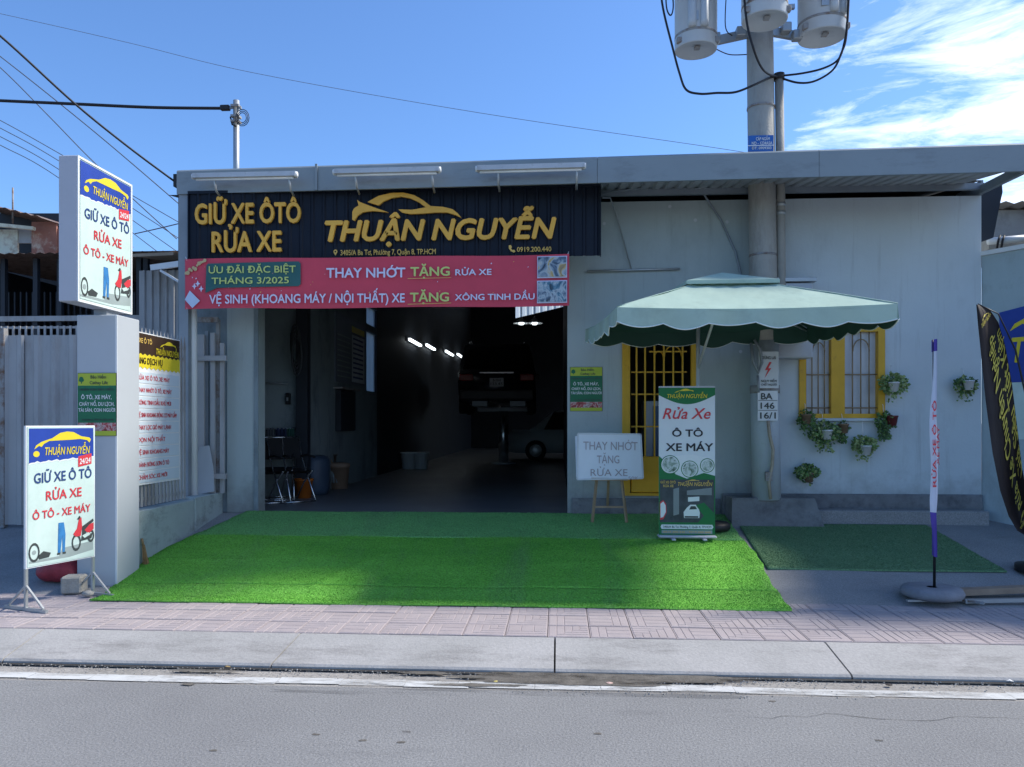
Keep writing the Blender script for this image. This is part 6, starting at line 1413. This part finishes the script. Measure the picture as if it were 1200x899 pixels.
bk = lambda R_, h_: [(0, .005), (R_*.78, 0), (R_, h_), (R_*1.06, h_), (R_*1.06, h_-.03), (R_*.96, h_-.03), (R_*.75, .02), (0, .02)]
pot_('bucket', 'orange bucket on the floor beside the folding chairs', 'bucket', 356, 10.75, bk(.13, .27), M_or)
pot_('drum', 'blue-grey plastic drum behind the orange bucket', 'drum', 368, 11.3, [(0, 0), (.2, 0), (.23, .08), (.23, .5), (.2, .56), (.14, .58), (0, .58)], M_bl, False)
pot_('bucket', 'brown bucket with a white lid against the inner wall', 'bucket', 397, 12.3, [(0, 0), (.14, 0), (.17, .34), (.18, .34), (.18, .40), (.1, .42), (0, .42)], mat('brown_bucket', (.30, .20, .14), .6), False)
pot_('bucket', 'dark tall pail between drum and brown bucket', 'bucket', 380, 12.4, bk(.2, .55), mat('dark_pail', (.10, .075, .06), .6))
for px, lb in ((479, 'left of the two white buckets deep in the bay'), (493, 'right of the two white buckets deep in the bay')): pot_('bucket', lb, 'bucket', px, 17.6, bk(.19, .38), M_white)
# mop leaning on wall, rails with cloths, wall box
mp_ = thing('mop', 'mop with a pale handle leaning on the inner wall above the buckets', 'mop', (X(388, 12.2), 12.2, FLOOR)); MB().tube([at(364, 485, 12.0), at(390, 545, 12.2)], .013, 6).build('handle', M_wood, mp_, world=True)
mh = MB()
for i in range(30):
    a = random.uniform(0, 2*PI); e = at(390, 545, 12.2); mh.tube([e, (e.x+.05*math.cos(a), e.y+.05*math.sin(a), e.z-.12), (e.x+.1*math.cos(a), e.y+.1*math.sin(a), max(FLOOR+.01, e.z-.28))], .008, 4)
mh.build('mop_head', M_wallin, mp_, world=True)
def lwall(Y, z): return (lx+.02, Y, z)
hr_ = thing('wall_rail', 'upper steel rail on the inner left wall of the bay', 'rail', lwall(9.8, 2.0)); MB().tube([at(303, 448, YA-.06), at(337, 450, YA-.06)], .012, 6).build('bar', M_steel, hr_, world=True)
hr2 = thing('wall_rail', 'lower steel rail on the inner left wall with cloths on it', 'rail', lwall(9.8, 1.5)); MB().tube([at(303, 503, YA-.06), at(346, 502, YA-.06)], .012, 6).build('bar', M_steel, hr2, world=True)
def cloth_(label, Y, z0, z1, wd, m_):
    vs = []; n = 10
    for i in range(n+1): yy = Y+wd*i/n; d = .02*math.sin(i*1.9); vs += [(yy, YA-.075+d, z1), (yy, YA-.085+d*1.6, z0+.02*math.sin(i*2.7))]
    o = MB().add(vs, [(2*i, 2*i+1, 2*i+3, 2*i+2) for i in range(n)], True).build('hung_cloth', m_); tag(o, label, 'cloth')
zr_ = Z(325, 502.5, YA-.06)+.01
cloth_('dark blue cloth hung over the lower wall rail in the bay', X(325, YA), zr_-.30, zr_, .16, mat('cloth_blue', (.02, .03, .07), .9)); cloth_('dull green towel hung over the lower wall rail in the bay', X(339, YA), zr_-.26, zr_, .10, mat('cloth_green', (.03, .09, .07), .9)); cloth_('grey rag hung at the left end of the lower wall rail', X(314, YA), zr_-.24, zr_-.0, .12, mat('cloth_grey', (.08, .09, .10), .9))
sb = thing('switch_box', 'small dark switch box on the inner left wall', 'switch', lwall(10.55, 1.9)); MB().cbox((X(336, YA), YA-.06, Z(340, 474, YA)), (X(341, YA), YA-.001, Z(340, 461, YA)), .006).build('case', M_black, sb, world=True); MB().box((X(337.5, YA), YA-.068, Z(340, 470, YA)), (X(339.5, YA), YA-.061, Z(340, 466, YA))).build('switch', M_steel, sb, world=True)
# column and pipes on the inner wall
cl = thing('steel_column', 'dark steel column against the inner left wall of the bay', 'column', (lx+.1, 11.2, FLOOR)); MB().box((lx-.12, YA-.14, FLOOR), (lx+.05, YA-.002, 4.5)).build('shaft', M_darksheet, cl, world=True); MB().box((lx-.18, YA-.2, FLOOR+.001), (lx+.1, YA-.003, FLOOR+.02)).build('base_plate', M_rust, cl, world=True)
hs = thing('coiled_hose', 'hose reel hanging high on the steel column', 'hose', (lx+.2, 10.95, 2.9))
for k_ in range(5): MB().tube([(X(351, YA)+.07*math.sin(a/12*2*PI)+.012*k_, YA-.17-.02*k_, 2.75-.05*k_+.27*math.cos(a/12*2*PI)) for a in range(13)], .014, 6, cap=False).build('coil', mat('hose_grey', (.05, .055, .06), .7), hs, world=True)
# price list on the inner wall, dark window below
wp = thing('wall_price_list', 'large dark printed price list high on the inner left wall', 'price list', (lx+.021, 12.35, 2.28), PI/2)
MB().rect(0, 1.88, 0, 1.15, 0, .02).build('board', mat('list_dark', (.14, .17, .22), .5), wp); MB().rect(.98, 1.86, .92, 1.03, -.003).build('yellow_heading', M_pyel, wp); MB().rect(.98, 1.86, .05, .88, -.003).build('pale_column', mat('list_pale', (.58, .64, .70), .5), wp)
for i in range(9): MB().rect(.1, .9, .78-.085*i, .80-.085*i, -.003).build('text_row', M_pgrey, wp); MB().rect(1.05, 1.75, .80-.085*i, .83-.085*i, -.006).build('text_row', M_pnavy, wp)
dwn = thing('wall_niche_cabinet', 'dark cabinet on the inner left wall under the price list', 'cabinet', (lx+.1, 12.6, 1.2)); MB().cbox((lx+.002, 12.4, Z(395, 505, 12.8)), (lx+.1, 13.3, Z(395, 458, 12.8)), .008).build('case', M_darksheet, dwn, world=True); MB().box((lx-.0+.002, 12.3, Z(395, 457, 12.8)), (lx+.16, 13.4, Z(395, 455, 12.8))).build('top_board', M_rust, dwn, world=True)
# fluorescent lamps on the long left wall and two pendants
M_glow = mat('lamp_glow', (.9, .95, 1), .4, emit=(.85, .95, 1.0), estr=2.6)
for px, py, ln_, lb in ((487, 401.5, 1.5, 'nearest'), (505, 407, 1.35, 'second nearest'), (527, 414, 1.6, 'third nearest'), (539.5, 417, 1.4, 'farthest')):
    d = ray(px, py); Yt = (lx+.10)/d.x*d.y; z_ = HC+d.z*(Yt/d.y)
    r = thing('fluorescent_lamp', f'{lb} lit fluorescent tube on the long left wall of the bay', 'lamp', (lx+.05, Yt, z_), group='lit tubes on the left wall of the bay')
    MB().box((lx+.002, Yt-ln_/2, z_-.03), (lx+.06, Yt+ln_/2, z_+.05)).build('housing', M_white, r, world=True)
    MB().tube([(lx+.10, Yt-ln_/2+.04, z_), (lx+.10, Yt+ln_/2-.04, z_)], .034, 10).build('tube', M_glow, r, world=True)
for px, lb in ((611, 'left'), (626.5, 'right')):
    c_ = at(px, 379, 24); r = thing('pendant_lamp', f'{lb} of two lit pendant lamps deep in the bay', 'lamp', c_, group='pendant lamps deep in the bay')
    MB().lathe([(.02, .20), (.05, .16), (.24, .02), (.25, 0)], (0, 0, 0), 18, cap=False).build('shade', M_white, r); MB().lathe([(0, -.05), (.07, -.04), (.09, 0), (.05, .06), (0, .06)], (0, 0, 0), 14).build('bulb', M_glow, r); MB().tube([(0, 0, .18), (0, 0, 2.05)], .008, 5).build('cord', M_black, r)
# ---- cars
def car(name, label, loc, rz, L, W, H, paint, suv=True, plate=True):
    r = thing(name, label, 'car', loc, rz)                    # rear bumper at local y = 0, car runs to +y
    glass = mat('car_glass', (.012, .014, .018), .08, spec=.6)
    wb0 = L*.19; wb1 = L*.80; bt = H*.56; lo = H*.15
    if suv: prof = [(0, lo+.08), (-.0, bt*.72), (.05, bt), (.10, bt+.02), (.30, H*.90), (.55, H*.985), (L*.38, H), (L*.52, H*.97), (L*.70, bt+.06), (L*.95, bt-.10), (L, bt-.30), (L-.02, lo+.05), (L-.25, lo), (.2, lo)]
    else: prof = [(0, lo+.1), (.02, bt*.88), (.15, bt+.04), (L*.16, bt+.05), (L*.30, H*.95), (L*.42, H), (L*.54, H*.97), (L*.70, bt+.02), (L*.95, bt-.16), (L, bt-.35), (L-.03, lo+.05), (L-.3, lo), (.2, lo)]
    # sections across the width: belly, shoulder and greenhouse tumblehome
    def half(z): return W/2*(1 if z < bt else 1-.17*(z-bt)/(H-bt))*(1 if z > lo+.1 else .96)
    bm = bmesh.new(); Lf = [bm.verts.new((-half(z), y, z)) for y, z in prof]; Rt = [bm.verts.new((half(z), y, z)) for y, z in prof]; n = len(prof)
    for i in range(n): bm.faces.new((Lf[i], Lf[(i+1) % n], Rt[(i+1) % n], Rt[i]))
    bm.faces.new(Lf[::-1]); bm.faces.new(Rt)
    bmesh.ops.recalc_face_normals(bm, faces=bm.faces); bmesh.ops.bevel(bm, geom=list(bm.edges), offset=.05, segments=2, affect='EDGES', clamp_overlap=True)
    MB().bm(bm, True).build('body', paint, r)
    # windows
    zs0, zs1 = bt+.06, H*.93; hw0, hw1 = half(zs0), half(zs1)
    if suv: MB().add([(-hw0*.88, .065, zs0+.02), (hw0*.88, .065, zs0+.02), (hw1*.86, .275, H*.88), (-hw1*.86, .275, H*.88)], [(0, 1, 2, 3)]).build('rear_window', glass, r)
    else: MB().add([(-hw0*.85, L*.155, bt+.09), (hw0*.85, L*.155, bt+.09), (hw1*.85, L*.285, H*.95), (-hw1*.85, L*.285, H*.95)], [(0, 1, 2, 3)]).build('rear_window', glass, r)
    ys0 = .45 if suv else L*.24; ysm = L*.45; ys1 = L*.655
    for s_ in (-1, 1):
        for a, b in ((ys0, ysm-.04), (ysm+.04, ys1)):
            ta = a+(.12 if a == ys0 else 0)+(.15 if not suv and a == ys0 else 0); tb_ = b-(.42 if b == ys1 else 0)
            MB().add([(s_*(hw0+.008), a, zs0), (s_*(hw0+.008), b, zs0), (s_*(hw1+.012), tb_, zs1), (s_*(hw1+.012), ta, zs1)], [(0, 1, 2, 3)]).build('side_window', glass, r)
        for yc_ in (wb0, wb1):
            R_ = H*.20; wh = MB().lathe([(R_*.6, -.11), (R_, -.10), (R_, .10), (R_*.6, .11)], (s_*(W/2-.09), yc_, R_), 22, axis='x').build('wheel', mat('tyre', (.02, .02, .02), .85), r)
            MB().lathe([(0, s_*.115), (R_*.58, s_*.115), (R_*.62, s_*.105)], (s_*(W/2-.09), yc_, R_), 18, axis='x', cap=False).build('rim', M_galv, wh)
        MB().cbox((s_*W*.30, -.02, bt*.80), (s_*W*.475, .12, bt*.80+.16), .02).build('tail_light', mat('tail_red', (.35, .01, .012), .2), r)
        MB().cbox((s_*W*.5, L*.635, bt+.02), (s_*(W*.5+.16), L*.67, bt+.15), .02).build('mirror', paint, r)
        MB().cbox((s_*W*.28, L-.10, bt-.27), (s_*W*.47, L+.0, bt-.14), .02).build('headlight', M_white, r)
    MB().cbox((-W*.47, -.06, lo+.06), (W*.47, .10, lo+.30), .03).build('rear_bumper', mat('bumper_dark', (.03, .03, .034), .5), r)
    MB().cbox((-W*.22, -.025, bt*.80+.17), (W*.22, .03, bt*.80+.21), .006).build('chrome_strip', M_chrome, r)
    if plate:
        MB().box((-.165, -.04, bt*.66), (.165, -.03, bt*.66+.20)).build('licence_plate', mat('plate_w', (.62, .64, .66), .5), r)
        text(r, '51H', -.09, .09, bt*.66+.115, .06, M_pdk, y=-.043); text(r, '123.45', -.14, .14, bt*.66+.03, .06, M_pdk, y=-.043)
    if suv:
        for s_ in (-1, 1): MB().tube([(s_*W*.36, .6, H+.0), (s_*W*.36, .7, H+.05), (s_*W*.36, L*.5, H+.05), (s_*W*.36, L*.52, H-.02)], .02, 6).build('roof_rail', M_chrome, r)
    return r
M_paint_d = mat('car_paint_dark', (.020, .022, .030), .25, var=.1, spec=.7); M_paint_w = mat('car_paint_white', (.42, .47, .50), .25, var=.05, spec=.6)
sp_ = at(582, 482, 18.2)
car('lifted_suv', 'dark sport utility car raised on the wash lift, rear to the street', (sp_.x, 18.2, sp_.z-.05), .05, 4.6, 1.85, 1.72, M_paint_d, True)
sd_ = at(593, 517, 22.2)
car('parked_sedan', 'pale saloon car parked sideways behind the wash lift', (X(592, 21.5), 22.2, FLOOR), -PI/2, 4.5, 1.75, 1.45, M_paint_w, False, False)
lf_ = thing('wash_lift', 'hydraulic wash lift with a bright chrome column under the raised car', 'lift', (X(590, 19.8), 19.8, FLOOR))
MB().lathe([(.13, 0), (.13, sp_.z-FLOOR+.1)], (0, 0, 0), 16).build('piston', M_chrome, lf_); MB().lathe([(.32, 0), (.32, .04), (.2, .06)], (0, 0, .001), 18).build('collar', M_steel, lf_)
for s_ in (-.45, .45): MB().box((s_-.18, -1.6, sp_.z-FLOOR+.12), (s_+.18, 2.6, sp_.z-FLOOR+.24)).build('runway', M_steel, lf_)
MB().box((-.65, -.2, sp_.z-FLOOR+.02), (.65, .5, sp_.z-FLOOR+.115)).build('cross_beam', M_steel, lf_)
# roof trusses glimpsed in the bay
for i, yy in enumerate((13.2, 17.4, 21.6)):
    zt_ = 4.36+(yy-YF)*(6.0-4.36)/11 if yy < 20 else 6.15
    trs = thing('roof_truss', ('nearest', 'middle', 'farthest')[i]+' dark steel truss under the bay roof', 'truss', (0, yy, zt_-.3), group='trusses under the bay roof')
    MB().bar((lx+.01, yy, zt_-.06), (xc, yy, zt_-.06), .08).build('top_chord', M_darksheet, trs, world=True); MB().bar((lx+.01, yy, zt_-.5), (xc, yy, zt_-.5), .06).build('bottom_chord', M_darksheet, trs, world=True)
    for k_ in range(8):
        a = lx+.1+(xc-lx-.2)*k_/8; b = lx+.1+(xc-lx-.2)*(k_+1)/8; MB().bar((a, yy, zt_-.5 if k_ % 2 else zt_-.08), (b, yy, zt_-.08 if k_ % 2 else zt_-.5), .04).build('web', M_darksheet, trs, world=True)
